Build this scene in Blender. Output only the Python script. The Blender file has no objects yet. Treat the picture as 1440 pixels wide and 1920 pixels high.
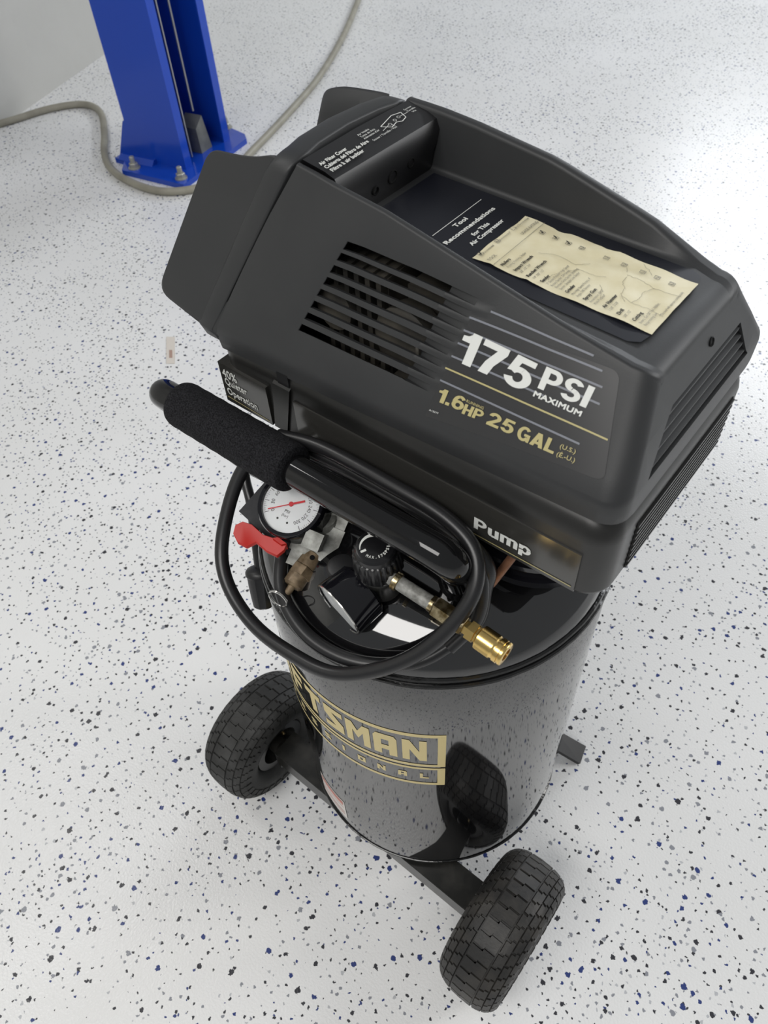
import bpy, bmesh, math, random
from mathutils import Vector, Matrix
random.seed(4)
S = bpy.context.scene
COL = S.collection
R = math.radians

# ---------------------------------------------------------------- camera, light, exposure
cam_d = bpy.data.cameras.new('camera')
cam_d.sensor_fit = 'VERTICAL'; cam_d.sensor_height = 24.0; cam_d.sensor_width = 18.0
cam_d.lens = 1429.0 / 1920.0 * 24.0
cam_d.clip_start = 0.02
cam = bpy.data.objects.new('camera', cam_d); COL.objects.link(cam)
cr = Vector((0.7778, 0.6268, -0.0464)); cu = Vector((-0.4514, 0.6084, 0.6528)); cf = Vector((-0.4374, 0.4868, -0.7561))
cr.normalize(); cf = (cf - cr * cf.dot(cr)).normalized(); cu = cr.cross(cf)
CAMP = Vector((0.3274, -0.4484, 1.3784))
cam.matrix_world = Matrix(((cr.x, cu.x, -cf.x, CAMP.x), (cr.y, cu.y, -cf.y, CAMP.y), (cr.z, cu.z, -cf.z, CAMP.z), (0, 0, 0, 1)))
S.camera = cam
cam_d.dof.use_dof = True; cam_d.dof.focus_distance = 0.84; cam_d.dof.aperture_fstop = 7.6

w = bpy.data.worlds.new('garage_light'); S.world = w; w.use_nodes = True
w.node_tree.nodes['Background'].inputs[0].default_value = (0.95, 0.98, 1.0, 1)
w.node_tree.nodes['Background'].inputs[1].default_value = 0.30

def area(name, loc, target, sx, sy, power, col=(1, 0.98, 0.95)):
    l = bpy.data.lights.new(name, 'AREA'); l.shape = 'RECTANGLE'; l.size = sx; l.size_y = sy; l.energy = power; l.color = col
    o = bpy.data.objects.new(name, l); COL.objects.link(o); o.location = loc
    o.rotation_euler = (Vector(target) - Vector(loc)).to_track_quat('-Z', 'Y').to_euler()
    return o
area('ceiling_light_front', (0.15, -2.0, 3.1), (0.1, -1.2, 0), 2.2, 1.1, 64)
area('ceiling_light_wall', (-3.0, -1.4, 3.3), (-2.2, -0.2, 0), 0.9, 2.6, 85)
area('fill_light_back', (3.2, 4.6, 3.3), (0.6, 3.8, 0), 1.0, 3.0, 100, (0.93, 0.96, 1.0))  # unseen lamp, added to even out the light on the floor
area('fill_light_far', (-1.0, 7.6, 3.3), (-1.2, 6.6, 0), 3.2, 1.0, 235, (0.91, 0.95, 1.0))  # added fill for the far floor, placed clear of the pocket's reflection
area('fill_light_right', (4.0, 3.6, 3.3), (2.2, 1.0, 0), 0.9, 2.0, 90)  # added fill that softens shadows and lifts the floor on the right

S.view_settings.view_transform = 'Standard'
S.view_settings.look = 'None'
S.view_settings.gamma = 1.0
S.view_settings.use_curve_mapping = False
S.view_settings.exposure = -0.06

# ---------------------------------------------------------------- materials
def mat(name, col, rough=0.5, metal=0.0, spec=0.5, ior=1.5, coat=0.0, coat_r=0.05):
    m = bpy.data.materials.new(name); m.use_nodes = True
    b = m.node_tree.nodes['Principled BSDF']
    b.inputs['Base Color'].default_value = (*col, 1); b.inputs['Roughness'].default_value = rough
    b.inputs['Metallic'].default_value = metal; b.inputs['IOR'].default_value = ior
    b.inputs['Specular IOR Level'].default_value = spec
    b.inputs['Coat Weight'].default_value = coat; b.inputs['Coat Roughness'].default_value = coat_r
    return m
def nd(m, t): return m.node_tree.nodes.new(t)
def lk(m, a, b): m.node_tree.links.new(a, b)
def bump(m, scale, strength, dist=0.001, detail=3.0, tex='ShaderNodeTexNoise'):
    t = nd(m, tex); c = nd(m, 'ShaderNodeTexCoord'); b = nd(m, 'ShaderNodeBump')
    t.inputs['Scale'].default_value = scale
    if tex == 'ShaderNodeTexNoise': t.inputs['Detail'].default_value = detail
    b.inputs['Strength'].default_value = strength; b.inputs['Distance'].default_value = dist
    lk(m, c.outputs['Object'], t.inputs['Vector']); lk(m, t.outputs[0], b.inputs['Height'])
    lk(m, b.outputs['Normal'], m.node_tree.nodes['Principled BSDF'].inputs['Normal'])
def mottle(m, c1, c2, scale, detail=6.0, lo=0.35, hi=0.65):
    t = nd(m, 'ShaderNodeTexNoise'); c = nd(m, 'ShaderNodeTexCoord'); r = nd(m, 'ShaderNodeValToRGB')
    t.inputs['Scale'].default_value = scale; t.inputs['Detail'].default_value = detail
    r.color_ramp.elements[0].position = lo; r.color_ramp.elements[1].position = hi
    r.color_ramp.elements[0].color = (*c1, 1); r.color_ramp.elements[1].color = (*c2, 1)
    lk(m, c.outputs['Object'], t.inputs['Vector']); lk(m, t.outputs[0], r.inputs[0])
    lk(m, r.outputs[0], m.node_tree.nodes['Principled BSDF'].inputs['Base Color'])

M = {}
M['plastic'] = mat('textured_black_plastic', (0.031, 0.032, 0.034), 0.48, spec=0.45); mottle(M['plastic'], (0.0245, 0.0255, 0.027), (0.030, 0.031, 0.032), 9); bump(M['plastic'], 900, 0.12, 0.0004)
M['plastic_dark'] = mat('black_plastic', (0.009, 0.009, 0.010), 0.42, spec=0.5); bump(M['plastic_dark'], 700, 0.08, 0.0003)
M['base_plastic'] = mat('base_black_plastic', (0.020, 0.020, 0.019), 0.36, spec=0.5); mottle(M['base_plastic'], (0.010, 0.010, 0.0095), (0.016, 0.0155, 0.0145), 14); bump(M['base_plastic'], 700, 0.08, 0.0003)
M['switch_case'] = mat('dusty_black_case', (0.012, 0.013, 0.017), 0.6, spec=0.35); mottle(M['switch_case'], (0.010, 0.011, 0.014), (0.03, 0.031, 0.035), 60, 6, .5, .8)
M['recess_shade'] = mat('dark_recess_shade', (0.006, 0.006, 0.006), 0.7, spec=0.2)  # near-black for recesses and holes, their shade put into the colour
M['label_grey'] = mat('dark_grey_decal', (0.030, 0.030, 0.031), 0.33, spec=0.5)
M['label_black'] = mat('black_decal', (0.009, 0.010, 0.015), 0.34, spec=0.4)
M['strip'] = mat('black_strip_decal', (0.034, 0.033, 0.030), 0.16, spec=0.8)
M['stripe'] = mat('grey_print', (0.20, 0.21, 0.24), 0.45)
M['white'] = mat('white_print', (0.72, 0.73, 0.70), 0.5)
M['gold'] = mat('gold_print', (0.47, 0.41, 0.19), 0.45)
M['gold_bright'] = mat('tank_gold_print', (0.60, 0.49, 0.22), 0.4)
M['cream'] = mat('cream_paper_label', (0.66, 0.60, 0.41), 0.5); mottle(M['cream'], (0.66, 0.60, 0.40), (0.72, 0.67, 0.48), 60, 5)
M['ink'] = mat('black_ink', (0.02, 0.02, 0.02), 0.5)
M['ink_grey'] = mat('faded_ink', (0.16, 0.15, 0.13), 0.5)
M['crack'] = mat('label_crack', (0.30, 0.27, 0.19), 0.6)
M['tank'] = mat('gloss_black_paint', (0.005, 0.005, 0.0056), 0.045, ior=1.9, spec=0.5)
M['bead'] = mat('weld_bead_paint', (0.006, 0.006, 0.006), 0.15, ior=1.5); bump(M['bead'], 120, 0.3, 0.0015)
M['handle'] = mat('gloss_black_tube', (0.006, 0.006, 0.0065), 0.05, ior=1.5)
M['foam'] = mat('black_foam', (0.012, 0.012, 0.013), 0.95, spec=0.2); mottle(M['foam'], (0.004, 0.004, 0.005), (0.024, 0.024, 0.027), 620, 2, 0.35, 0.7); bump(M['foam'], 620, 0.8, 0.0012, 2)
M['rubber'] = mat('black_rubber_cord', (0.012, 0.012, 0.013), 0.33, spec=0.5)
M['tyre'] = mat('tyre_rubber', (0.02, 0.019, 0.018), 0.5, spec=0.45); mottle(M['tyre'], (0.014, 0.0135, 0.013), (0.042, 0.038, 0.033), 28, 8, 0.4, 0.75); bump(M['tyre'], 260, 0.3, 0.001)
M['tyre_dusty'] = mat('dusty_tyre_rubber', (0.03, 0.03, 0.03), 0.6, spec=0.4); mottle(M['tyre_dusty'], (0.022, 0.022, 0.021), (0.075, 0.075, 0.074), 18, 8, 0.45, 0.8); bump(M['tyre_dusty'], 260, 0.3, 0.001)
M['steel_black'] = mat('black_painted_steel', (0.016, 0.016, 0.015), 0.3); mottle(M['steel_black'], (0.012, 0.012, 0.011), (0.04, 0.038, 0.034), 30, 7, 0.45, 0.8)
M['zinc'] = mat('grey_cast_zinc', (0.33, 0.34, 0.32), 0.5, metal=0.15); mottle(M['zinc'], (0.13, 0.13, 0.115), (0.36, 0.365, 0.34), 90, 6)
M['galv'] = mat('galvanised_pipe', (0.24, 0.24, 0.22), 0.55, metal=0.2); mottle(M['galv'], (0.15, 0.148, 0.135), (0.34, 0.34, 0.32), 160, 6)
M['bronze'] = mat('dull_bronze', (0.16, 0.11, 0.06), 0.42, metal=0.3); mottle(M['bronze'], (0.12, 0.085, 0.05), (0.25, 0.185, 0.115), 120, 5)
M['brass'] = mat('yellow_brass', (0.78, 0.55, 0.20), 0.24, metal=1.0)
M['brass_worn'] = mat('worn_plated_brass', (0.55, 0.43, 0.23), 0.28, metal=1.0); mottle(M['brass_worn'], (0.20, 0.14, 0.06), (0.66, 0.55, 0.34), 130, 6, 0.38, 0.6)
M['copper'] = mat('tarnished_copper', (0.20, 0.095, 0.05), 0.4, metal=0.7); mottle(M['copper'], (0.13, 0.06, 0.035), (0.26, 0.13, 0.075), 60)
M['red'] = mat('red_plastic', (0.50, 0.016, 0.010), 0.45)
M['seal'] = mat('red_thread_seal', (0.50, 0.09, 0.05), 0.5)
M['gloss'] = mat('gloss_black_case', (0.006, 0.006, 0.008), 0.07, ior=1.5)
M['knob'] = mat('satin_black_knob', (0.008, 0.008, 0.009), 0.24)
M['dial'] = mat('white_dial', (0.80, 0.82, 0.83), 0.35, coat=0.6)
M['needle'] = mat('red_needle', (0.65, 0.03, 0.04), 0.4)
M['lens'] = mat('clear_lens', (1, 1, 1), 0.02); M['lens'].node_tree.nodes['Principled BSDF'].inputs['Transmission Weight'].default_value = 1.0; M['lens'].node_tree.nodes['Principled BSDF'].inputs['IOR'].default_value = 1.1
M['chrome'] = mat('bright_steel', (0.7, 0.69, 0.66), 0.2, metal=1.0)
M['pump_brown'] = mat('dusty_motor', (0.05, 0.045, 0.036), 0.6); mottle(M['pump_brown'], (0.014, 0.013, 0.011), (0.075, 0.068, 0.055), 22)
M['blue'] = mat('blue_powder_coat', (0.006, 0.056, 0.44), 0.18, coat=0.0)
M['blue_shaded'] = mat('blue_channel_shaded', (0.010, 0.03, 0.22), 0.5)  # darker copy of the blue, channel shade put into the colour
M['cable'] = mat('steel_cable', (0.45, 0.45, 0.44), 0.4, metal=0.8)
M['bolt'] = mat('zinc_bolt', (0.42, 0.42, 0.38), 0.45, metal=0.6)
M['guard_grey'] = mat('grey_guard_steel', (0.13, 0.14, 0.13), 0.5); mottle(M['guard_grey'], (0.10, 0.105, 0.10), (0.17, 0.175, 0.165), 14)
M['hose_tan'] = mat('grey_beige_hose', (0.27, 0.255, 0.205), 0.5); mottle(M['hose_tan'], (0.24, 0.225, 0.18), (0.31, 0.295, 0.24), 12)
M['wallp'] = mat('white_wall_paint', (0.50, 0.495, 0.465), 0.55); bump(M['wallp'], 2.2, 0.5, 0.06, 5)
M['tag_a'] = mat('tan_paper', (0.66, 0.61, 0.55), 0.7)
M['tag_b'] = mat('brown_print', (0.40, 0.27, 0.22), 0.7)
M['sticker'] = mat('white_sticker', (0.70, 0.66, 0.62), 0.3)
M['sticker_red'] = mat('sticker_red_print', (0.55, 0.16, 0.12), 0.4)

def floor_mat():
    m = mat('white_epoxy_flake_floor', (0.8, 0.8, 0.8), 0.22, spec=0.5)
    b = m.node_tree.nodes['Principled BSDF']
    co = nd(m, 'ShaderNodeTexCoord')
    # warp so flakes are torn chips rather than discs
    n = nd(m, 'ShaderNodeTexNoise'); n.inputs['Scale'].default_value = 230; n.inputs['Detail'].default_value = 1
    lk(m, co.outputs['Object'], n.inputs['Vector'])
    sub = nd(m, 'ShaderNodeVectorMath'); sub.operation = 'SUBTRACT'; sub.inputs[1].default_value = (0.5, 0.5, 0.5)
    lk(m, n.outputs['Color'], sub.inputs[0])
    sc = nd(m, 'ShaderNodeVectorMath'); sc.operation = 'SCALE'; sc.inputs['Scale'].default_value = 0.0062
    lk(m, sub.outputs[0], sc.inputs[0])
    ad = nd(m, 'ShaderNodeVectorMath'); ad.operation = 'ADD'
    lk(m, co.outputs['Object'], ad.inputs[0]); lk(m, sc.outputs[0], ad.inputs[1])
    big = nd(m, 'ShaderNodeTexNoise'); big.inputs['Scale'].default_value = 3.2; big.inputs['Detail'].default_value = 3
    lk(m, co.outputs['Object'], big.inputs['Vector'])
    base = nd(m, 'ShaderNodeTexNoise'); base.inputs['Scale'].default_value = 1.1; base.inputs['Detail'].default_value = 5
    lk(m, co.outputs['Object'], base.inputs['Vector'])
    br = nd(m, 'ShaderNodeValToRGB'); br.color_ramp.elements[0].color = (0.74, 0.74, 0.73, 1); br.color_ramp.elements[1].color = (0.82, 0.82, 0.82, 1)
    br.color_ramp.elements[0].position = 0.3; br.color_ramp.elements[1].position = 0.7
    lk(m, base.outputs[0], br.inputs[0])
    last = br.outputs[0]
    def layer(scale, rmin, rmax, dens, cols, last, off):
        mp = nd(m, 'ShaderNodeVectorMath'); mp.operation = 'ADD'; mp.inputs[1].default_value = (off, off * 1.7, 0)
        lk(m, ad.outputs[0], mp.inputs[0])
        v = nd(m, 'ShaderNodeTexVoronoi'); v.voronoi_dimensions = '2D'; v.distance = 'EUCLIDEAN'; v.inputs['Scale'].default_value = scale
        lk(m, mp.outputs[0], v.inputs['Vector'])
        sp = nd(m, 'ShaderNodeSeparateColor'); lk(m, v.outputs['Color'], sp.inputs[0])
        # radius: skewed random per cell, nil in the cells without a flake
        mr = nd(m, 'ShaderNodeMapRange'); mr.inputs['From Min'].default_value = 1 - dens; mr.inputs['From Max'].default_value = 1
        mr.inputs['To Min'].default_value = rmin * scale; mr.inputs['To Max'].default_value = rmax * scale; mr.clamp = False
        pw = nd(m, 'ShaderNodeMath'); pw.operation = 'GREATER_THAN'; pw.inputs[1].default_value = 1 - dens
        bgm = nd(m, 'ShaderNodeMapRange'); bgm.inputs['From Min'].default_value = 0.35; bgm.inputs['From Max'].default_value = 0.68
        bgm.inputs['To Min'].default_value = -0.26; bgm.inputs['To Max'].default_value = 0.26
        lk(m, big.outputs[0], bgm.inputs[0])
        a2 = nd(m, 'ShaderNodeMath'); a2.operation = 'ADD'; lk(m, sp.outputs[0], a2.inputs[0]); lk(m, bgm.outputs[0], a2.inputs[1])
        lk(m, a2.outputs[0], pw.inputs[0]); lk(m, sp.outputs[2], mr.inputs[0])
        mr.inputs['From Min'].default_value = 0; mr.inputs['From Max'].default_value = 1
        ls = nd(m, 'ShaderNodeMath'); ls.operation = 'LESS_THAN'
        lk(m, v.outputs['Distance'], ls.inputs[0]); lk(m, mr.outputs[0], ls.inputs[1])
        mk = nd(m, 'ShaderNodeMath'); mk.operation = 'MULTIPLY'; lk(m, ls.outputs[0], mk.inputs[0]); lk(m, pw.outputs[0], mk.inputs[1])
        cr_ = nd(m, 'ShaderNodeValToRGB'); cr_.color_ramp.interpolation = 'CONSTANT'
        el = cr_.color_ramp.elements
        el[0].position = 0; el[0].color = (*cols[0][1], 1); el[1].position = cols[1][0]; el[1].color = (*cols[1][1], 1)
        for p, c in cols[2:]:
            e = el.new(p); e.color = (*c, 1)
        lk(m, sp.outputs[1], cr_.inputs[0])
        mx = nd(m, 'ShaderNodeMix'); mx.data_type = 'RGBA'
        lk(m, mk.outputs[0], mx.inputs['Factor']); lk(m, last, mx.inputs['A']); lk(m, cr_.outputs[0], mx.inputs['B'])
        return mx.outputs['Result']
    black = (0.040, 0.040, 0.048); blue = (0.035, 0.055, 0.19); grey = (0.26, 0.27, 0.30); lg = (0.48, 0.49, 0.51)
    last = layer(84, 0.0008, 0.0027, 0.56, [(0, black), (0.42, grey), (0.70, blue), (0.86, lg)], last, 0.0)
    last = layer(41, 0.0016, 0.0047, 0.46, [(0, black), (0.42, blue), (0.74, grey)], last, 3.3)
    lk(m, last, b.inputs['Base Color'])
    bn = nd(m, 'ShaderNodeTexNoise'); bn.inputs['Scale'].default_value = 260; bn.inputs['Detail'].default_value = 2
    lk(m, co.outputs['Object'], bn.inputs['Vector'])
    bp = nd(m, 'ShaderNodeBump'); bp.inputs['Strength'].default_value = 0.55; bp.inputs['Distance'].default_value = 0.0012
    lk(m, bn.outputs[0], bp.inputs['Height']); lk(m, bp.outputs['Normal'], b.inputs['Normal'])
    return m
M['floor'] = floor_mat()

# ---------------------------------------------------------------- helpers
def link(name, bm_or_mesh, m=None, parent=None, smooth=True, angle=35, weighted=False):
    if isinstance(bm_or_mesh, bmesh.types.BMesh):
        me = bpy.data.meshes.new(name); bm_or_mesh.to_mesh(me); bm_or_mesh.free()
    else: me = bm_or_mesh
    if m is not None:
        for mm in (m if isinstance(m, (list, tuple)) else [m]): me.materials.append(M[mm])
    o = bpy.data.objects.new(name, me); COL.objects.link(o)
    if parent: o.parent = parent
    if weighted:
        me.shade_smooth()
        try: me.set_sharp_from_angle(angle=R(angle))
        except Exception: pass
        wm = o.modifiers.new('normals', 'WEIGHTED_NORMAL'); wm.keep_sharp = True; wm.weight = 60; wm.mode = 'FACE_AREA'
    elif smooth:
        me.shade_smooth()
        try: me.set_sharp_from_angle(angle=R(angle))
        except Exception: pass
    return o
def empty(name, loc=(0, 0, 0)):
    o = bpy.data.objects.new(name, None); COL.objects.link(o); o.location = loc; o.empty_display_size = 0.05; return o
def tag(o, label=None, cat=None, group=None, kind=None):
    if label: o['label'] = label
    if cat: o['category'] = cat
    if group: o['group'] = group
    if kind: o['kind'] = kind
    return o
def bevel(bm, width, seg=3, angle=30):
    es = [e for e in bm.edges if len(e.link_faces) == 2 and e.calc_face_angle(0) > R(angle)]
    if es: bmesh.ops.bevel(bm, geom=es, offset=width, offset_type='OFFSET', segments=seg, profile=0.5, affect='EDGES', clamp_overlap=True)
def hexa(bm, c):
    """box from 8 corners: bottom 4 (ccw) then top 4"""
    v = [bm.verts.new(p) for p in c]
    for f in ((3, 2, 1, 0), (4, 5, 6, 7), (0, 1, 5, 4), (1, 2, 6, 5), (2, 3, 7, 6), (3, 0, 4, 7)): bm.faces.new([v[i] for i in f])
    return v
def box(bm, x0, x1, y0, y1, z0, z1):
    return hexa(bm, [(x0, y0, z0), (x1, y0, z0), (x1, y1, z0), (x0, y1, z0), (x0, y0, z1), (x1, y0, z1), (x1, y1, z1), (x0, y1, z1)])
def fix(bm): bmesh.ops.recalc_face_normals(bm, faces=bm.faces); return bm
def basis(d):
    d = Vector(d).normalized(); a = Vector((0, 0, 1)) if abs(d.z) < 0.9 else Vector((1, 0, 0))
    x = a.cross(d).normalized(); return x, d.cross(x), d
def lathe(bm, o, d, prof, n=32, caps=True, xdir=None, mod=None):
    """prof: list of (distance along axis, radius)"""
    x, y, z = basis(d)
    if xdir is not None:
        x = Vector(xdir); x = (x - z * x.dot(z)).normalized(); y = z.cross(x)
    o = Vector(o); rings = []
    for k, (h, r) in enumerate(prof):
        ring = []
        for i in range(n):
            a = 2 * math.pi * i / n; rr = r * (mod(i, k) if mod else 1)
            ring.append(bm.verts.new(o + z * h + x * (rr * math.cos(a)) + y * (rr * math.sin(a))))
        rings.append(ring)
    for a, b in zip(rings, rings[1:]):
        for i in range(n): bm.faces.new((a[i], a[(i + 1) % n], b[(i + 1) % n], b[i]))
    if caps:
        bm.faces.new(list(reversed(rings[0]))); bm.faces.new(rings[-1])
    return rings
def catmull(P, per=8, closed=False):
    P = [Vector(p) for p in P]; out = []; n = len(P)
    rng = range(n if closed else n - 1)
    for i in rng:
        p0 = P[(i - 1) % n] if closed or i > 0 else P[0] * 2 - P[1]
        p1 = P[i]; p2 = P[(i + 1) % n]
        p3 = P[(i + 2) % n] if closed or i + 2 < n else P[-1] * 2 - P[-2]
        for k in range(per):
            t = k / per
            out.append(0.5 * ((2 * p1) + (p2 - p0) * t + (2 * p0 - 5 * p1 + 4 * p2 - p3) * t * t + (3 * p1 - p0 - 3 * p2 + p3) * t ** 3))
    if not closed: out.append(P[-1])
    return out
def tube(bm, pts, r, n=14, caps=True, closed=False):
    pts = [Vector(p) for p in pts]; rings = []; N = len(pts)
    t0 = (pts[1] - pts[0]).normalized(); x, y, _ = basis(t0)
    for i, p in enumerate(pts):
        if closed: t = (pts[(i + 1) % N] - pts[(i - 1) % N]).normalized()
        else: t = (pts[min(i + 1, N - 1)] - pts[max(i - 1, 0)]).normalized()
        x = (x - t * x.dot(t)).normalized(); y = t.cross(x)
        rr = r[i] if isinstance(r, (list, tuple)) else r
        rings.append([bm.verts.new(p + x * (rr * math.cos(2 * math.pi * k / n)) + y * (rr * math.sin(2 * math.pi * k / n))) for k in range(n)])
    prs = list(zip(rings, rings[1:])) + ([(rings[-1], rings[0])] if closed else [])
    for a, b in prs:
        for i in range(n): bm.faces.new((a[i], a[(i + 1) % n], b[(i + 1) % n], b[i]))
    if caps and not closed:
        bm.faces.new(list(reversed(rings[0]))); bm.faces.new(rings[-1])
    return rings
def fillet(P, rad, seg=8):
    """polyline with rounded inner corners"""
    P = [Vector(p) for p in P]; out = [P[0]]
    for i in range(1, len(P) - 1):
        a = (P[i - 1] - P[i]); b = (P[i + 1] - P[i]); r = min(rad, a.length * .49, b.length * .49)
        p = P[i] + a.normalized() * r; q = P[i] + b.normalized() * r
        for k in range(seg + 1):
            t = k / seg; out.append(p * (1 - t) ** 2 + P[i] * 2 * t * (1 - t) + q * t * t)
    out.append(P[-1]); return out
def arc2(p, c, q, r, seg):
    """rounded corner of a 2D polyline p-c-q, seg+1 points"""
    p = Vector(p); c = Vector(c); q = Vector(q); a = p - c; b = q - c
    r = min(r, a.length * .45, b.length * .45)
    s = c + a.normalized() * r; e = c + b.normalized() * r
    return [s * (1 - t) ** 2 + c * 2 * t * (1 - t) + e * t * t for t in [k / seg for k in range(seg + 1)]]

# text: flat lettering laid on a surface. mp(u, v) -> (point, normal); p0/p1 baseline ends, ph top of the first capital
_tc = {}
def glyphs(s, bold):
    key = (s, bold)
    if key not in _tc:
        c = bpy.data.curves.new('lettering', 'FONT'); c.body = s; c.size = 1.0
        c.resolution_u = 3; c.space_character = 1.0 + bold * 1.6
        o = bpy.data.objects.new('lettering', c); COL.objects.link(o)
        dg = bpy.context.evaluated_depsgraph_get(); me = bpy.data.meshes.new_from_object(o.evaluated_get(dg))
        bpy.data.objects.remove(o); bpy.data.curves.remove(c)
        v0 = [v.co.copy() for v in me.vertices]; f0 = [tuple(p.vertices) for p in me.polygons]; bpy.data.meshes.remove(me)
        vs = []; fs = []
        sh = [(0, 0)] if bold < .008 else [(0, 0)] + [(bold * a, bold * b) for a in (-1, 0, 1) for b in (-1, 0, 1) if a or b]
        for dx, dy in sh:
            n0 = len(vs); vs += [Vector((v.x + dx, v.y + dy, len(vs) // max(1, len(v0)))) for v in v0]; fs += [tuple(i + n0 for i in f) for f in f0]
        my = min(v.y for v in glyphs('H', bold)[0]) if s != 'H' else min(v.y for v in vs)
        vs = [Vector((v.x, v.y - my, v.z)) for v in vs]
        _tc[key] = (vs, fs)
    return _tc[key]
# heavy grotesque capitals and figures, cap height 1, built from bars and ring arcs
def ring_(cx, cy, rx, ry, a0, a1, tx=.21, ty=.19, n=14):
    o = []
    for k in range(n):
        q = []
        for f, (ix, iy) in ((k, (0, 0)), (k + 1, (0, 0)), (k + 1, (tx, ty)), (k, (tx, ty))):
            a = R(a0 + (a1 - a0) * f / n); q.append((cx + (rx - ix) * math.cos(a), cy + (ry - iy) * math.sin(a)))
        o.append(q)
    return o
_r = lambda x0, y0, x1, y1: [(x0, y0), (x1, y0), (x1, y1), (x0, y1)]
HG = {
 '1': (.44, [_r(.21, 0, .44, 1), [(0, .66), (.21, .66), (.21, 1), (.20, .93), (.13, .85), (0, .82)]]),
 '7': (.64, [_r(0, .80, .64, 1), [(.12, 0), (.37, 0), (.43, .32), (.64, .80), (.38, .80), (.20, .38)]]),
 '5': (.66, [_r(.13, .81, .61, 1), [(.03, .45), (.22, .48), (.29, .81), (.13, 1), (.12, .98)]] + ring_(.33, .33, .33, .345, 148, -165, n=22)),
 '6': (.66, ring_(.33, .32, .33, .335, 0, 360, n=24) + ring_(.35, .50, .35, .51, 190, 40, n=14)),
 '2': (.64, ring_(.32, .69, .32, .32, 178, -38, n=16) + [_r(0, 0, .64, .20), [(0, .18), (.28, .18), (.57, .50), (.42, .62)]]),
 'P': (.70, [_r(0, 0, .23, 1), _r(.23, .81, .40, 1), _r(.23, .34, .40, .53)] + ring_(.38, .67, .32, .33, 90, -90, n=14)),
 'S': (.68, ring_(.34, .715, .325, .30, 18, 262, .21, .19, 16) + ring_(.34, .285, .34, .30, 90, -162, .21, .19, 16) + [[(.28, .42), (.36, .58), (.50, .55), (.44, .40)]]),
 'I': (.23, [_r(0, 0, .23, 1)]),
 'H': (.70, [_r(0, 0, .23, 1), _r(.47, 0, .70, 1), _r(.23, .40, .47, .60)]),
 'G': (.78, ring_(.39, .50, .39, .515, 40, 330, .22, .19, 22) + [_r(.42, .36, .78, .54), _r(.61, 0, .78, .38)]),
 'A': (.78, [[(0, 0), (.24, 0), (.50, 1), (.26, 1)], [(.78, 0), (.54, 0), (.28, 1), (.52, 1)], _r(.19, .18, .60, .37)]),
 'L': (.60, [_r(0, 0, .23, 1), _r(.23, 0, .60, .20)]),
 '.': (.22, [_r(0, 0, .22, .22)]),
 'u': (.58, [_r(0, .25, .21, .73), _r(.37, 0, .58, .73)] + ring_(.26, .25, .26, .265, 180, 300, .21, .17, 8) + [_r(.24, -.01, .37, .16)]),
 'm': (.92, [_r(0, 0, .21, .73), _r(.355, 0, .565, .52), _r(.71, 0, .92, .52), _r(.15, .57, .40, .74), _r(.5, .57, .75, .74)] + ring_(.355, .52, .21, .22, 90, 0, .21, .17, 6) + ring_(.71, .52, .21, .22, 90, 0, .21, .17, 6)),
 'p': (.62, [_r(0, -.26, .21, .73)] + ring_(.31, .365, .31, .38, 0, 360, .21, .17, 22)),
}
def heavy(s):
    vs = []; fs = []; x = 0; lay = 0
    for ch in s:
        w_, polys = HG[ch]
        for pl in polys:
            lay = (lay + 1) % 12; n0 = len(vs); vs += [Vector((x + px, py, lay)) for px, py in pl]; fs.append(tuple(range(n0, n0 + len(pl))))
        x += w_ + (.075 if ch != '.' else .09)
    return vs, fs
def lettering(bm, s, mp, p0, p1, ph, bold=0.02, lift=0.0006, sub=0):
    hv = bold > .9
    vs, fs = heavy(s) if hv else glyphs(s, bold)
    x0 = min(v.x for v in vs); x1 = max(v.x for v in vs)
    cap = 1.0 if hv else max((v.y for v in glyphs('H', bold)[0])); y0 = 0
    p0 = Vector(p0).to_2d() if len(p0) > 2 else Vector(p0); p1 = Vector(p1); ph = Vector(ph)
    eu = (p1 - p0) / (x1 - x0); ev = (ph - p0) / cap
    tb = bmesh.new(); tv = [tb.verts.new((v.x, v.y, v.z * 1e-4)) for v in vs]
    for f in fs:
        try: tb.faces.new([tv[i] for i in f])
        except ValueError: pass
    bmesh.ops.triangulate(tb, faces=[f for f in tb.faces if len(f.verts) > 4])
    if sub:
        bmesh.ops.triangulate(tb, faces=tb.faces)
        for _ in range(sub):
            L = [e for e in tb.edges if e.calc_length() > 0.22]
            if L: bmesh.ops.subdivide_edges(tb, edges=L, cuts=1); bmesh.ops.triangulate(tb, faces=tb.faces)
    mp_v = {}
    for v in tb.verts:
        q = p0 + eu * (v.co.x - x0) + ev * (v.co.y - y0)
        P, N = mp(q.x, q.y); mp_v[v] = bm.verts.new(P + N * (lift + v.co.z * .25))
    for f in tb.faces:
        try: bm.faces.new([mp_v[v] for v in f.verts])
        except ValueError: pass
    tb.free()
def strip2(bm, mp, pts, wid, lift=0.0005, n=10, wvec=None):
    """thin printed line along a 2D polyline, width in metres across"""
    for a, b in zip(pts, pts[1:]):
        prev = None
        for k in range(n + 1):
            t = k / n; P, N = mp(a[0] + (b[0] - a[0]) * t, a[1] + (b[1] - a[1]) * t)
            Q, _ = mp(a[0] + (b[0] - a[0]) * (t + .01), a[1] + (b[1] - a[1]) * (t + .01))
            s = N.cross(Q - P).normalized() * (wid / 2)
            cur = (bm.verts.new(P - s + N * lift), bm.verts.new(P + s + N * lift))
            if prev: bm.faces.new((prev[0], cur[0], cur[1], prev[1]))
            prev = cur
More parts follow.
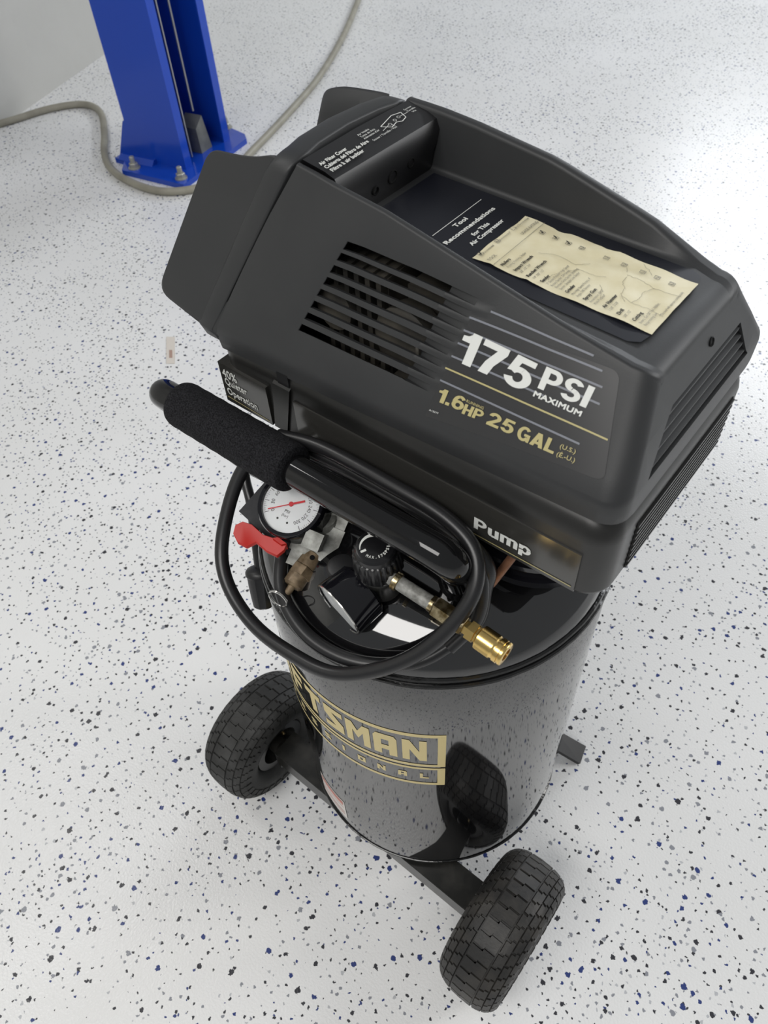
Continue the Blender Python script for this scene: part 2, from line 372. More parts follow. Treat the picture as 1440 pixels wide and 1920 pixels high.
def patch(bm, mp, c00, c10, c11, c01, nu=12, nv=4, lift=0.0003):
    g = []
    for j in range(nv + 1):
        row = []
        for i in range(nu + 1):
            u = i / nu; v = j / nv
            q = [(c00[k] * (1 - u) + c10[k] * u) * (1 - v) + (c01[k] * (1 - u) + c11[k] * u) * v for k in (0, 1)]
            P, N = mp(*q); row.append(bm.verts.new(P + N * lift))
        g.append(row)
    for j in range(nv):
        for i in range(nu): bm.faces.new((g[j][i], g[j][i + 1], g[j + 1][i + 1], g[j + 1][i]))
def plane_map(o, eu, ev):
    o = Vector(o); eu = Vector(eu); ev = Vector(ev); n = eu.cross(ev).normalized()
    return lambda u, v: (o + eu * u + ev * v, n)

# ---------------------------------------------------------------- setting
bm = bmesh.new(); v = [bm.verts.new(p) for p in ((-7, -5, 0), (7, -5, 0), (7, 11, 0), (-7, 11, 0))]; bm.faces.new(v)
tag(link('floor', bm, 'floor', smooth=False), 'white epoxy garage floor scattered with black, blue and grey flakes', kind='structure')
wd = Vector((-0.374, 0.927, 0)).normalized(); wn = Vector((-wd.y, wd.x, 0)); w0 = Vector((-3.279, 1.181, 0))
bm = bmesh.new(); a = w0 - wd * 5; b = w0 + wd * 6; th = wn * 0.12
hexa(bm, [a, b, b + th, a + th] + [p + Vector((0, 0, 3.4)) for p in (a, b, b + th, a + th)]); fix(bm)
tag(link('wall_left', bm, 'wallp', smooth=False), 'off-white painted wall with a slightly rippled lower edge', kind='structure')

# ---------------------------------------------------------------- compressor
AC = empty('air_compressor'); tag(AC, 'black upright two-wheeled air compressor with a 175 PSI label on its plastic cover', 'air compressor')
TR_ = 0.2; ZB = 0.148; ZS = 0.710; DH = 0.08
def dome_z(r, h=DH): return ZS + h * math.sqrt(max(0, 1 - (r / TR_) ** 2))
prof = []
for k in range(9):
    a = R(90 - k * 10.5); prof.append((ZB - 0.004 - 0.055 * math.sin(a), (TR_ - 0.006) * math.cos(a) if k else 0.001))
prof += [(ZB - 0.001, TR_ - 0.0025), (ZB + 0.002, TR_ - 0.0005), (ZB + 0.006, TR_)]
prof += [(ZB + 0.006 + (ZS - 0.016 - ZB) * k / 6, TR_) for k in range(1, 7)]
prof += [(ZS - 0.004, TR_ - 0.002), (ZS, TR_ - 0.003)]
for k in range(1, 17):
    a = R(k * 90 / 16); prof.append((ZS + DH * math.sin(a), max(0.001, (TR_ - 0.003) * math.cos(a))))
bm = bmesh.new(); lathe(bm, (0, 0, 0), (0, 0, 1), prof, 128); fix(bm)
TANK = link('tank', bm, 'tank', AC, angle=50)
TANK['label'] = 'gloss black upright tank with a gold printed frame'
for zz, rr, th in ((ZS - 0.006, TR_ - 0.0012, 0.0028), (ZS + 0.003, TR_ - 0.0035, 0.0032), (ZB + 0.004, TR_ - 0.0003, 0.0016)):
    bm = bmesh.new(); rr_ = rr; pts = [(math.cos(2 * math.pi * k / 160) * (rr_ + 0.0004 * random.random()), math.sin(2 * math.pi * k / 160) * (rr_ + 0.0004 * random.random()), zz + 0.0006 * (random.random() - .5)) for k in range(160)]
    tube(bm, pts, th, 8, closed=True); fix(bm); link('weld_bead', bm, 'bead', TANK)
# tank decal
def tank_map(a, z):
    t = R(a); n = Vector((math.cos(t), math.sin(t), 0)); return n * TR_ + Vector((0, 0, z)), n
bm = bmesh.new()
A0, A1 = -148.2, -49.8
def band(a0, a1, z0, z1): patch(bm, tank_map, (a0, z0), (a1, z0), (a1, z1), (a0, z1), max(2, int(abs(a1 - a0) / 2)), 1, 0.0004)
band(A0, A1, 0.5905, 0.5975); band(A0, A1, 0.5125, 0.5185); band(A0, A1, 0.5035, 0.5085); band(A0, A1, 0.4585, 0.4645)
for a0, a1 in ((A0, A0 + 2.6), (A1 - 2.6, A1)): band(a0, a1, 0.5185, 0.5905); band(a0, a1, 0.4645, 0.5035)
# chunky capitals drawn as strokes on a 5 x 5 grid
def poly_letter(polys, a0, a1, z0, z1):
    for pl in polys:
        tb = bmesh.new(); f = tb.faces.new([tb.verts.new((x, y, 0)) for x, y in pl]); bmesh.ops.triangulate(tb, faces=[f])
        for _ in range(2): bmesh.ops.subdivide_edges(tb, edges=[e for e in tb.edges if e.calc_length() > 0.35], cuts=1); bmesh.ops.triangulate(tb, faces=tb.faces)
        mv = {}
        for v in tb.verts:
            P, N = tank_map(a0 + (a1 - a0) * v.co.x, z0 + (z1 - z0) * v.co.y); mv[v] = bm.verts.new(P + N * 0.0004)
        for f in tb.faces: bm.faces.new([mv[v] for v in f.verts])
        tb.free()
rc = lambda x0, y0, x1, y1: [(x0, y0), (x1, y0), (x1, y1), (x0, y1)]
LET = {
 'C': [[(0.12, 0), (1, 0), (1, .26), (.36, .26), (.36, .74), (1, .74), (1, 1), (.12, 1), (0, .86), (0, .14)]],
 'R': [rc(0, 0, .34, 1), [(.34, .74), (.66, .74), (.66, .6), (1, .6), (1, .88), (.9, 1), (.34, 1)], [(.34, .34), (.6, .34), (.78, .34), (1, .52), (1, .6), (.66, .6), (.34, .6)], [(.42, .34), (.66, 0), (1, 0), (.78, .34)]],
 'A': [[(0, 0), (.34, 0), (.34, .74), (.34, 1), (.12, 1), (0, .86)], [(.66, 0), (1, 0), (1, .86), (.88, 1), (.66, 1)], rc(.34, .74, .66, 1), rc(.34, .26, .66, .48)],
 'F': [rc(0, 0, .34, 1), rc(.34, .74, 1, 1), rc(.34, .36, .84, .6)],
 'T': [rc(.33, 0, .67, .74), rc(0, .74, 1, 1)],
 'S': [rc(0, .77, 1, 1), [(0, .77), (.42, .77), (1, .40), (1, .23), (.58, .23), (0, .60)], rc(0, 0, 1, .23)],
 'M': [rc(0, 0, .28, 1), rc(.72, 0, 1, 1), [(.28, 1), (.28, .62), (.5, .3), (.5, .66)], [(.72, 1), (.5, .66), (.5, .3), (.72, .62)]],
 'N': [rc(0, 0, .3, 1), rc(.7, 0, 1, 1), [(.3, 1), (.3, .55), (.7, 0), (.7, .45)]],
 'P': [rc(0, 0, .32, 1), [(.32, .74), (.7, .74), (.7, .56), (1, .56), (1, .86), (.88, 1), (.32, 1)], [(.32, .32), (.88, .32), (1, .46), (1, .56), (.32, .56)]],
 'O': [rc(0, .0, 1, .26), rc(0, .74, 1, 1), rc(0, .26, .34, .74), rc(.66, .26, 1, .74)],
 'E': [rc(0, 0, .34, 1), rc(.34, 0, 1, .24), rc(.34, .38, .85, .6), rc(.34, .76, 1, 1)],
 'I': [rc(.33, 0, .67, 1)], 'L': [rc(0, 0, .34, 1), rc(.34, 0, 1, .26)]}
for k, ch in enumerate('CRAFTSMAN'):
    c = -59.9 - (8 - k) * 9.75; hw = 4.0 if ch != 'M' else 4.5
    poly_letter(LET[ch], c - hw, c + hw, 0.5285, 0.5805)
for k, ch in enumerate('PROFESSIONAL'):
    c = -56.8 - (11 - k) * 7.55; poly_letter(LET[ch], c - 1.55, c + 1.55, 0.4775, 0.4915)
fix(bm); link('gold_lettering', bm, 'gold_bright', TANK, smooth=False)
bm = bmesh.new(); patch(bm, tank_map, (-112, 0.185), (-94.5, 0.185), (-94.5, 0.256), (-112, 0.256), 10, 2, 0.0004)
wl = link('warning_sticker', bm, 'sticker', TANK); wl['label'] = 'small white sticker with red print low on the tank'
bm = bmesh.new()
for a0, a1, z0, z1 in ((-111, -95.5, 0.238, 0.251), (-111, -95.5, 0.209, 0.211), (-111, -95.5, 0.2, 0.202), (-111, -95.5, 0.227, 0.2285)):
    patch(bm, tank_map, (a0, z0), (a1, z0), (a1, z1), (a0, z1), 8, 1, 0.0008)
link('warning_print', bm, 'sticker_red', TANK, smooth=False)

# ---- wheels
def wheel(sx, dusty):
    cx, cy, r, wdt = sx * 0.2485, -0.162, 0.113, 0.100
    root = empty('wheel', (cx, cy, r)); root.parent = AC
    m = 'tyre_dusty' if dusty else 'tyre'
    hh = 0.0315; rc_ = r - 0.003 - hh
    def pr(ph, d=0.0):
        cx_ = math.copysign(abs(math.cos(ph)) ** .72, math.cos(ph)); sy = math.copysign(abs(math.sin(ph)) ** .80, math.sin(ph))
        return cx_ * (wdt / 2 - 0.002 + d), rc_ + sy * (hh + d)
    bm = bmesh.new(); n = 72; rings = []
    for k in range(40):
        ph = 2 * math.pi * k / 40; h, rr = pr(ph); rings.append([bm.verts.new((h, rr * math.cos(2 * math.pi * i / n), rr * math.sin(2 * math.pi * i / n))) for i in range(n)])
    for k in range(40):
        a, b = rings[k], rings[(k + 1) % 40]
        for i in range(n): bm.faces.new((a[i], a[(i + 1) % n], b[(i + 1) % n], b[i]))
    fix(bm); link('tyre', bm, m, root)
    # tread blocks
    bm = bmesh.new()
    rows = [(17, 36, 34, .0), (38, 56, 34, .5), (58, 75, 34, .0), (77, 103, 34, .5), (105, 122, 34, .0), (124, 142, 34, .5), (144, 163, 34, .0)]
    for (d0, d1, cnt, off) in rows:
        for k in range(cnt):
            a0 = 2 * math.pi * (k + off) / cnt; a1 = a0 + 2 * math.pi / cnt * 0.90
            skew = 0.20 * 2 * math.pi / cnt
            def P(d, a, lift):
                h, rr = pr(R(d), lift); return Vector((h, rr * math.cos(a), rr * math.sin(a)))
            dm = (d0 + d1) / 2
            base = []; top = []
            cornr = [(d0, a0), (dm, a0), (dm, a0 + skew), (d1, a0 + skew), (d1, a1 + skew * .8), (dm, a1 + skew * .8), (dm, a1), (d0, a1)]
            cen_d = dm; cen_a = (a0 + a1 + skew) / 2
            for d, a in cornr:
                base.append(bm.verts.new(P(d, a, -0.0005)))
                top.append(bm.verts.new(P(d + (cen_d - d) * .07, a + (cen_a - a) * .06, 0.0023)))
            for i in range(8): bm.faces.new((base[i], base[(i + 1) % 8], top[(i + 1) % 8], top[i]))
            bm.faces.new((top[0], top[1], top[6], top[7])); bm.faces.new((top[1], top[2], top[5], top[6])) if False else None
            bm.faces.new((top[1], top[2], top[3], top[4], top[5], top[6]))
    # shoulder ribs on both side walls
    for s0, s1 in ((2, 18), (162, 178)):
        for k in range(30):
            a0 = 2 * math.pi * (k + .25) / 30; a1 = a0 + 2 * math.pi / 30 * .7
            q = []
            for lift in (-0.0005, 0.0016):
                for d, a in ((s0, a0), (s1, a0), (s1, a1), (s0, a1)):
                    h, rr = pr(R(d), lift); q.append((h, rr * math.cos(a), rr * math.sin(a)))
            hexa(bm, q)
    fix(bm); t = link('tread_blocks', bm, m, root, angle=25); t['kind'] = 'stuff'
    # rim
    bm = bmesh.new()
    ir = rc_ - hh
    lathe(bm, (0, 0, 0), (1, 0, 0), [(-0.036, ir - .010), (-0.036, ir + .004), (-0.031, ir + .006), (-0.026, ir - .002), (0.026, ir - .002), (0.031, ir + .006), (0.036, ir + .004), (0.036, ir - .010), (0.02, ir - .014), (0.006, ir - .018), (0.004, .0147), (-0.004, .0147), (-0.006, ir - .018), (-0.02, ir - .014)], 48, caps=False)
    rr0 = [v for v in bm.verts]
    for i in range(48): bm.faces.new((rr0[i], rr0[13 * 48 + i], rr0[13 * 48 + (i + 1) % 48], rr0[(i + 1) % 48]))
    fix(bm); link('rim', bm, 'steel_black', root)
    bm = bmesh.new(); lathe(bm, (-0.042, 0, 0), (1, 0, 0), [(0, .013), (0.002, .016), (0.082, .016), (0.084, .013)], 24); lathe(bm, (-sx * 0.072, 0, 0), (sx, 0, 0), [(0, .007), (0.11, .007), (0.112, 0.005)], 16)
    fix(bm); link('hub', bm, 'steel_black', root)
    bm = bmesh.new(); tube(bm, [(-sx * 0.014, 0.020, ir * .55), (-sx * 0.026, 0.017, ir * .50), (-sx * 0.036, 0.014, ir * .42)], [.0035, .0035, .003], 10); fix(bm)
    vs = link('valve_stem', bm, 'brass_worn', root); vs['label'] = 'dull brass valve stem'
    return root
W1 = wheel(-1, True); W1['label'] = 'knobbly black wheel with dusty grey tread'
W2 = wheel(1, False); W2['label'] = 'knobbly black wheel with shiny tread'
# ---- axle bracket
bm = bmesh.new()
t = 0.005; x0, x1, y0, y1, zt = -0.199, 0.197, -0.183, -0.135, 0.141
box(bm, x0, x1, y0, y1, zt - t, zt); bevel(bm, 0.0015, 2)
b2 = bmesh.new(); box(b2, x0, x1, y0 - 0.001, y0 + 0.004, zt - 0.042, zt - 0.001); bevel(b2, 0.0012, 2)
for xx in (x0, x1 - t):
    box(b2, xx, xx + t, y0, y1, zt - 0.058, zt - 0.0005)
mm = bpy.data.meshes.new('tmp'); b2.to_mesh(mm); b2.free(); bm.from_mesh(mm); bpy.data.meshes.remove(mm)
box(bm, -0.02, 0.02, y1 - 0.01, 0.14, zt - 0.045, zt - 0.04)
fix(bm); link('axle_bracket', bm, 'steel_black', AC, angle=40)
bm = bmesh.new(); lathe(bm, (-0.2, -0.162, 0.113), (1, 0, 0), [(0, .008), (0.4, .008)], 16); fix(bm); link('axle', bm, 'steel_black', AC)
bm = bmesh.new()
ft = [(0.140, 0.186, 0.050), (0.152, 0.152, 0.050), (0.2045, 0.176, 0.006), (0.1965, 0.2115, 0.006)]
n_ = Vector((-.6, -.5, -.75)).normalized() * 0.006
hexa(bm, [Vector(p) + n_ for p in ft] + [Vector(p) for p in ft]); 
hexa(bm, [(0.118, 0.168, 0.05), (0.132, 0.134, 0.05), (0.152, 0.152, 0.05), (0.140, 0.186, 0.05), (0.100, 0.142, 0.13), (0.112, 0.118, 0.13), (0.126, 0.134, 0.13), (0.114, 0.16, 0.13)])
bevel(bm, 0.0015, 2); fix(bm); ft_o = link('rear_foot', bm, 'plastic_dark', AC); ft_o['label'] = 'flat black splayed foot behind the tank'

# ---- lower shroud
YC = 0.06; BX = 0.2225; BY0 = -0.0745; BY1 = 2 * YC + 0.0745; BZ0, BZ1 = 0.836, 0.924
def rrect(hx, y0, y1, rad, n=6):
    out = []
    for (cx, cy, a0) in ((hx - rad, y1 - rad, 0), (-hx + rad, y1 - rad, 90), (-hx + rad, y0 + rad, 180), (hx - rad, y0 + rad, 270)):
        for k in range(n + 1):
            a = R(a0 + 90 * k / n); out.append((cx + rad * math.cos(a), cy + rad * math.sin(a)))
    return out
def loft(bm, rings, cap0=True, cap1=True, closed=True):
    vr = [[bm.verts.new(p) for p in r] for r in rings]
    for a, b in zip(vr, vr[1:]):
        for i in range(len(a) if closed else len(a) - 1): bm.faces.new((a[i], a[(i + 1) % len(a)], b[(i + 1) % len(b)], b[i]))
    if cap0: bm.faces.new(list(reversed(vr[0])))
    if cap1: bm.faces.new(vr[-1])
    return vr
bm = bmesh.new(); rings = []
for z, ins in ((BZ0, .004), (BZ0 + .002, .001), (BZ0 + .006, 0), (BZ1 - 0.022, 0.0), (BZ1 - .014, 0.0015), (BZ1 - .006, .005), (BZ1, .011), (BZ1 + .004, .02)):
    rings.append([(x, y, z) for x, y in rrect(BX - ins, BY0 + ins, BY1 - ins, 0.026 - ins * .5)])
loft(bm, rings); fix(bm)
BASE = link('lower_shroud', bm, 'base_plastic', AC, angle=60, weighted=True)
# pilaster and side panel lip on the near side
bm = bmesh.new(); hexa(bm, [(-0.1505, BY0 - .0025, .840), (-0.1325, BY0 - .0025, .840), (-0.1325, BY0 + .01, .840), (-0.1505, BY0 + .01, .840), (-0.141, BY0 - .0025, .902), (-0.118, BY0 - .0025, .902), (-0.118, BY0 + .01, .912), (-0.141, BY0 + .01, .912)])
bevel(bm, 0.004, 3); fix(bm); link('corner_post', bm, 'base_plastic', BASE)
bm = bmesh.new(); box(bm, -0.1345, -0.1195, BY0 - .0005, BY0 + .012, .904, .922); bevel(bm, .002, 2); fix(bm); link('latch_tab', bm, 'plastic_dark', BASE)
YF = BY0 - 0.0012
smap = plane_map((0, YF, 0), (1, 0, 0), (0, 0, 1))
bm = bmesh.new(); box(bm, -0.1165, 0.2005, YF - .0003, BY0 + .002, 0.8405, 0.8895); bevel(bm, .0006, 1); fix(bm)
sp_ = link('name_strip', bm, 'strip', BASE); sp_['label'] = 'long dark strip lettered Pump in white'
bm = bmesh.new(); lettering(bm, 'Pump', smap, (0.099, 0.853), (0.1572, 0.8552), (0.099, 0.8675), 1, 0.0009); fix(bm); link('strip_lettering', bm, 'white', BASE, smooth=False)
bm = bmesh.new(); strip2(bm, smap, [(-0.1, 0.8425), (0.1975, 0.846)], 0.0011, 0.0009); fix(bm); link('strip_gold_line', bm, 'gold', BASE, smooth=False)
bm = bmesh.new(); hexa(bm, [(-0.2215, YF - .0022, .8405), (-0.1525, YF - .0022, .8405), (-0.1525, BY0 + .004, .8405), (-0.2215, BY0 + .02, .8405), (-0.2215, YF - .0022, .8925), (-0.1525, YF - .0022, .8905), (-0.1525, BY0 + .004, .8905), (-0.2215, BY0 + .02, .8925)]); bevel(bm, .0012, 2); fix(bm)
ql = link('operation_label', bm, 'strip', BASE); ql['label'] = 'dark label reading 40% Quieter Operation'
bm = bmesh.new()
for s, a, b, h in (('40%', (-0.2175, .8755), (-0.196, .8755), (-.2175, .8865)), ('Quieter', (-0.2165, .8655), (-0.1835, .8655), (-.2165, .8745)), ('Operation', (-0.2165, .8525), (-0.1715, .8515), (-.2165, .8615))):
    lettering(bm, s, smap, a, b, h, 0.02, 0.0026)
fix(bm); link('operation_lettering', bm, 'white', BASE, smooth=False)
bm = bmesh.new(); strip2(bm, smap, [(-0.2185, .8475), (-0.156, .8442)], 0.0011, 0.0026); fix(bm); link('operation_gold_line', bm, 'gold', BASE, smooth=False)
# vent louvres in the right-hand end of the lower shroud
bm = bmesh.new(); box(bm, BX - .004, BX + .0006, -0.030, 0.160, .843, .902); fix(bm); link('vent_shade_panel', bm, 'recess_shade', BASE)  # dark panel almost flush with the wall, painted as shade between the slats
bm = bmesh.new(); box(bm, BX - .001, BX + .0022, -0.030, 0.160, 0, .0030); bevel(bm, .0006, 1); fix(bm)
vs0 = None
for k in range(8):
    if vs0 is None: vs0 = link('vent_slat', bm, 'base_plastic', BASE); o = vs0
    else: o = bpy.data.objects.new('vent_slat', vs0.data); COL.objects.link(o); o.parent = BASE
    o.location = (0, 0, .8445 + .0075 * k)

# ---- top cover
def lerp(a, b, t): return a + (b - a) * t
def interp(x, xs, ys):
    if x <= xs[0]: return ys[0]
    for i in range(len(xs) - 1):
        if x <= xs[i + 1]: return lerp(ys[i], ys[i + 1], (x - xs[i]) / (xs[i + 1] - xs[i]))
    return ys[-1]
def zr(x): return interp(x, [-.3, -.2, -.1, 0, .1, .19, .22], [1.11, 1.105, 1.094, 1.077, 1.052, 1.032, 1.022])
def zl(x): return interp(x, [-.3, -.21, .214], [.933, .935, .957])
def zrn(x): return interp(x, [-.2, -.117, -.09, -.037, .0042, .0537, .124, .185, .22], [1.105, 1.0953, 1.0902, 1.0825, 1.0730, 1.0612, 1.0446, 1.0328, 1.025])
def zrf(x): return interp(x, [-.2, -.12, -.1, -.054, .027, .12, .177, .22], [1.105, 1.0985, 1.0985, 1.0940, 1.0825, 1.057, 1.0325, 1.022])
def FS(x, t):  # near face surface
    return Vector((x, -.078 + .06 * t, lerp(zl(x), zr(x), t)))
def FN(x, t): return Vector((x, -.078 + .06 * t, lerp(zl(x), zr(x), t) + (zrn(x) - zr(x)) * t))
def face_map(x, t):
    FS = FN
    e = 1e-4; P = FS(x, t); a = FS(x + e, t) - P; b = FS(x, t + e) - P; return P, a.cross(b).normalized()
def flz(x): return 1.0338 + (0.183 - x) * 0.0524
XL0, XR0 = -0.2115, -0.1285      # rear seam: foot and ridge
XL1, XR1 = 0.2020, 0.1830        # front end before the rounded nose
SLOT = [((-0.0855, 0.7632), (0.0312, 0.8485), (0.03, 0.8005)), ((-0.0892, 0.6967), (0.0291, 0.7666), (0.0278, 0.7208)), ((-0.0932, 0.6221), (0.0268, 0.6832), (0.0254, 0.6369)), ((-0.0967, 0.5498), (0.0248, 0.5998), (0.0234, 0.5529)), ((-0.1, 0.4769), (0.0226, 0.5114), (0.0215, 0.4671)), ((-0.1041, 0.4018), (0.0202, 0.4272), (0.0192, 0.382)), ((-0.1076, 0.3267), (0.0179, 0.3416), (0.0168, 0.2976)), ((-0.1106, 0.2515), (0.0154, 0.2567), (0.0146, 0.2118))]
# slot k: upper edge t = a + b*x ; lower edge 0.046 below, in the cover's own (x, t)
rowlines = []
for (L_, Ru, Rl) in reversed(SLOT):
    g = (Ru[1] - L_[1]) / (Ru[0] - L_[0]); dt = Ru[1] - Rl[1] + g * (Rl[0] - Ru[0])
    up = (L_[1] - g * L_[0], g)
    rowlines.append((up[0] - dt, g)); rowlines.append(up)
def slot_left(t): return lerp(-0.1185, -0.0515, t) 
def slot_right(t): return lerp(0.0085, 0.0365, t)
# stations along the length: blend of the slanted rear seam and the nearly upright front
ST_ = [0, .06, .14, .2, None, None, None, .66, .74, .82, .9, .96, 1.0]
def xs_at(i, t):
    rear = lerp(XL0, XR0, t); front = lerp(XL1, XR1, t); sl_ = slot_left(t); sr = slot_right(t); ra = sr + 0.026
    if i == 0: return rear
    if i <= 3: return lerp(rear, sl_, i / 4)
    if i == 4: return sl_
    if i <= 9: return lerp(sl_, sr, (i - 4) / 6)
    if i == 10: return sr
    if i == 11: return ra
    return lerp(ra, front, (i - 11) / 8)
NST = 20
def tsol(row, i):
    t = 0.5
    for _ in range(12): t = row[0] + row[1] * xs_at(i, t)
    return min(max(t, 0.05), 0.955)
SK = 0.003
def section(i):
    """near-side outline, foot to pocket centre; then mirrored"""
    pts = []
    xf = xs_at(i, 0); P1 = FS(xf, 0)
    pts += [Vector((xf, -.066, P1.z - .026)), Vector((xf, -.0745, P1.z - .0235)), Vector((xf, -.0760, P1.z - .014)), Vector((xf, -.0775, P1.z - .004))]
    x4 = xs_at(i, .035); pts.append(FS(x4, .035))
    nrow0 = len(pts)
    for rw in rowlines:
        t = tsol(rw, i); pts.append(FS(xs_at(i, t), t))
    xr = xs_at(i, 1)
    def top(Z, ys):
        fz = min(flz(xr), Z - 0.0012); d = Z - fz
        c0 = FS(xs_at(i, .94), .94); r2 = lambda k: Vector((xs_at(i, 1), k[0], k[1])); o = []
        o += [r2(a) for a in arc2((c0.y, c0.z + (Z - zr(xr)) * .94), (-.0178, Z), (ys[0], Z), .012, 4)]
        o += [r2(a) for a in arc2((-.0165, Z), (ys[1], Z), (ys[2], fz), min(.006, d * .45), 3)]
        o += [r2(a) for a in arc2((ys[1], Z), (ys[2], fz), (.02, fz), min(.004, d * .45), 3)]
        return o + [r2((.02, fz)), r2((YC, fz))]
    far = [p.copy() for p in pts]; dzf = zrf(xr) - zr(xr)
    for p in far:
        t = (p.y + .078) / .06
        if t > 0: p.z += dzf * t
    for p in pts:
        t = (p.y + .078) / .06
        if t > 0: p.z += (zrn(xr) - zr(xr)) * t
    return pts + top(zrn(xr), (-.0135, -.0128, -.0065)), nrow0, far + top(zrf(xr), (-.010, -.008, -.0005))
secs = [section(i)[0] for i in range(NST)]; ROW0 = section(0)[1]; NH = len(secs[0]); fars = [section(i)[2] for i in range(NST)]
# rounded nose: shrink the last section while moving forward
Rn = 0.020
def nose(last, k, n=7):
    a = R(90 * k / n); ins = Rn * (1 - math.cos(a)); adv = Rn * math.sin(a)
    out = []
    for j, p in enumerate(last):
        cy = YC; hy = cy + .078; zc = .985; sy = 1 - ins / hy * 1.05
        sz = 1 - ins / .06 * .75 if p.z > zc else 1.0
        out.append(Vector((p.x + adv, cy + (p.y - cy) * sy, zc + (p.z - zc) * sz)))
    return out
allsec = secs + [nose(secs[-1], k) for k in range(1, 8)]; allfar = fars + [nose(fars[-1], k) for k in range(1, 8)]
full = []
for s, sf in zip(allsec, allfar):
    full.append([p.copy() for p in s] + [Vector((p.x, 2 * YC - p.y, p.z)) for p in reversed(sf[:-1])])
bm = bmesh.new()
VR = [[bm.verts.new(p) for p in r] for r in full]
NB = len(full[0])
slot_rows = [ROW0 + 2 * k for k in range(8)]     # face strips j -> j+1 that are open
bar_rows = [ROW0 + 2 * k + 1 for k in range(7)]
bars = {}
for i in range(len(full) - 1):
    for j in range(NB - 1):
        mir = NB - 2 - j
        opened = 4 <= i < 10 and j in slot_rows
        ramp = i == 10 and j in slot_rows
        isbar = 4 <= i < 10 and j in bar_rows
        if i < NST - 1 and (opened or ramp): continue
        if i < NST - 1 and isbar: bars.setdefault(j, []).append([full[i][j], full[i + 1][j], full[i + 1][j + 1], full[i][j + 1]]); continue
        bm.faces.new((VR[i][j], VR[i + 1][j], VR[i + 1][j + 1], VR[i][j + 1]))
# front end wall with the grille opening
endring = VR[-1]
ex = sum(v.co.x for v in endring) / NB
def endx(z):
    lo = full[-1][3]; hi = full[-1][ROW0 + 18]
    return lerp(lo.x, hi.x, (z - lo.z) / (hi.z - lo.z))
G = [(-0.034, .9545), (0.154, .9545), (0.150, .9600), (0.136, .9925), (0.010, .9925), (0.004, .988)]
gl = [bm.verts.new((endx(z), y, z)) for y, z in G]
eds = [bm.edges.new((gl[k], gl[(k + 1) % len(G)])) for k in range(len(G))]
ring_e = []
for k in range(NB - 1): ring_e.append(bm.edges.get((endring[k], endring[k + 1])))
ring_e.append(bm.edges.new((endring[-1], endring[0])))
bmesh.ops.triangle_fill(bm, use_beauty=True, use_dissolve=False, edges=eds + ring_e)
gi = [bm.verts.new((v.co.x - .022, v.co.y, v.co.z - .004)) for v in gl]
for k in range(len(G)): bm.faces.new((gl[k], gl[(k + 1) % len(G)], gi[(k + 1) % len(G)], gi[k]))
fix(bm)
COVER = link('top_cover', bm, 'plastic', AC, angle=60, weighted=True)
md = COVER.modifiers.new('wall', 'SOLIDIFY'); md.thickness = 0.0028; md.offset = -1
COVER.modifiers.move(1, 0)
# bars between the vent slots: one slat each
for j in bar_rows:
    bm = bmesh.new(); q = bars[j]
    top = [[q[0][0]] + [f[1] for f in q], [q[0][3]] + [f[2] for f in q]]
    v = {}
    nrm = [face_map(p.x, (p.y + .078) / .06)[1] for p in top[0]]
    rows_ = []
    for r_, dn in ((0, 0), (1, 0), (1, -.0045), (0, -.0045)): rows_.append([bm.verts.new(p + n * dn) for p, n in zip(top[r_], nrm)])
    loft_r = list(zip(*rows_))
    for a, b in zip(loft_r, loft_r[1:]):
        for k in range(4): bm.faces.new((a[k], a[(k + 1) % 4], b[(k + 1) % 4], b[k]))
    bm.faces.new(loft_r[0]); bm.faces.new(loft_r[-1]); fix(bm)
    link('slat', bm, 'plastic', COVER, angle=30)
# sloping slot floors that fade out towards the printed label
bm = bmesh.new()
for j in slot_rows:
    a, b = full[10][j], full[10][j + 1]; c, d = full[11][j + 1], full[11][j]
    n = face_map(a.x, (a.y + .078) / .06)[1]
    lo = [a - n * .007, b - n * .007]
    v = [bm.verts.new(p) for p in (lo[0], d - n * .0002, c - n * .0002, lo[1])]; bm.faces.new(v)
    va, vb, vc, vd = [bm.verts.new(p) for p in (a, d, lo[0], lo[1])]; bm.faces.new((va, vb, vc)); ve, vf = bm.verts.new(b), bm.verts.new(c); bm.faces.new((ve, vd, vf))
fix(bm); link('slot_ramps', bm, 'plastic', COVER, smooth=False)
# printed panel on the near face
bm = bmesh.new()
PL = [(0.0442, .060), (0.2005, .172), (0.1775, .93), (0.0572, .742)]
def pmap(u, v):
    x = lerp(lerp(PL[0][0], PL[1][0], u), lerp(PL[3][0], PL[2][0], u), v); t = lerp(lerp(PL[0][1], PL[1][1], u), lerp(PL[3][1], PL[2][1], u), v); return face_map(x, t)
g = []
VV = [0, .006, .018, .036, .058, .08, .2, .35, .5, .65, .8, .92, .942, .964, .982, .994, 1]
for j in range(17):
    row = []; v_ = VV[j]
    e = 1 - v_; ins = 0.0
    for dd in (v_, 1 - v_):
        if dd < .08: ins = .055 * (1 - math.sqrt(max(0, 1 - (1 - dd / .08) ** 2)))
    for i in range(21): P, N = pmap(lerp(0, 1 - ins, i / 20), v_); row.append(bm.verts.new(P + N * .00035))
    g.append(row)
for j in range(16):
    for i in range(20): bm.faces.new((g[j][i], g[j][i + 1], g[j + 1][i + 1], g[j + 1][i]))
fix(bm); dl = link('rating_decal', bm, 'label_grey', COVER); dl['label'] = 'dark grey printed panel reading 175 PSI maximum'
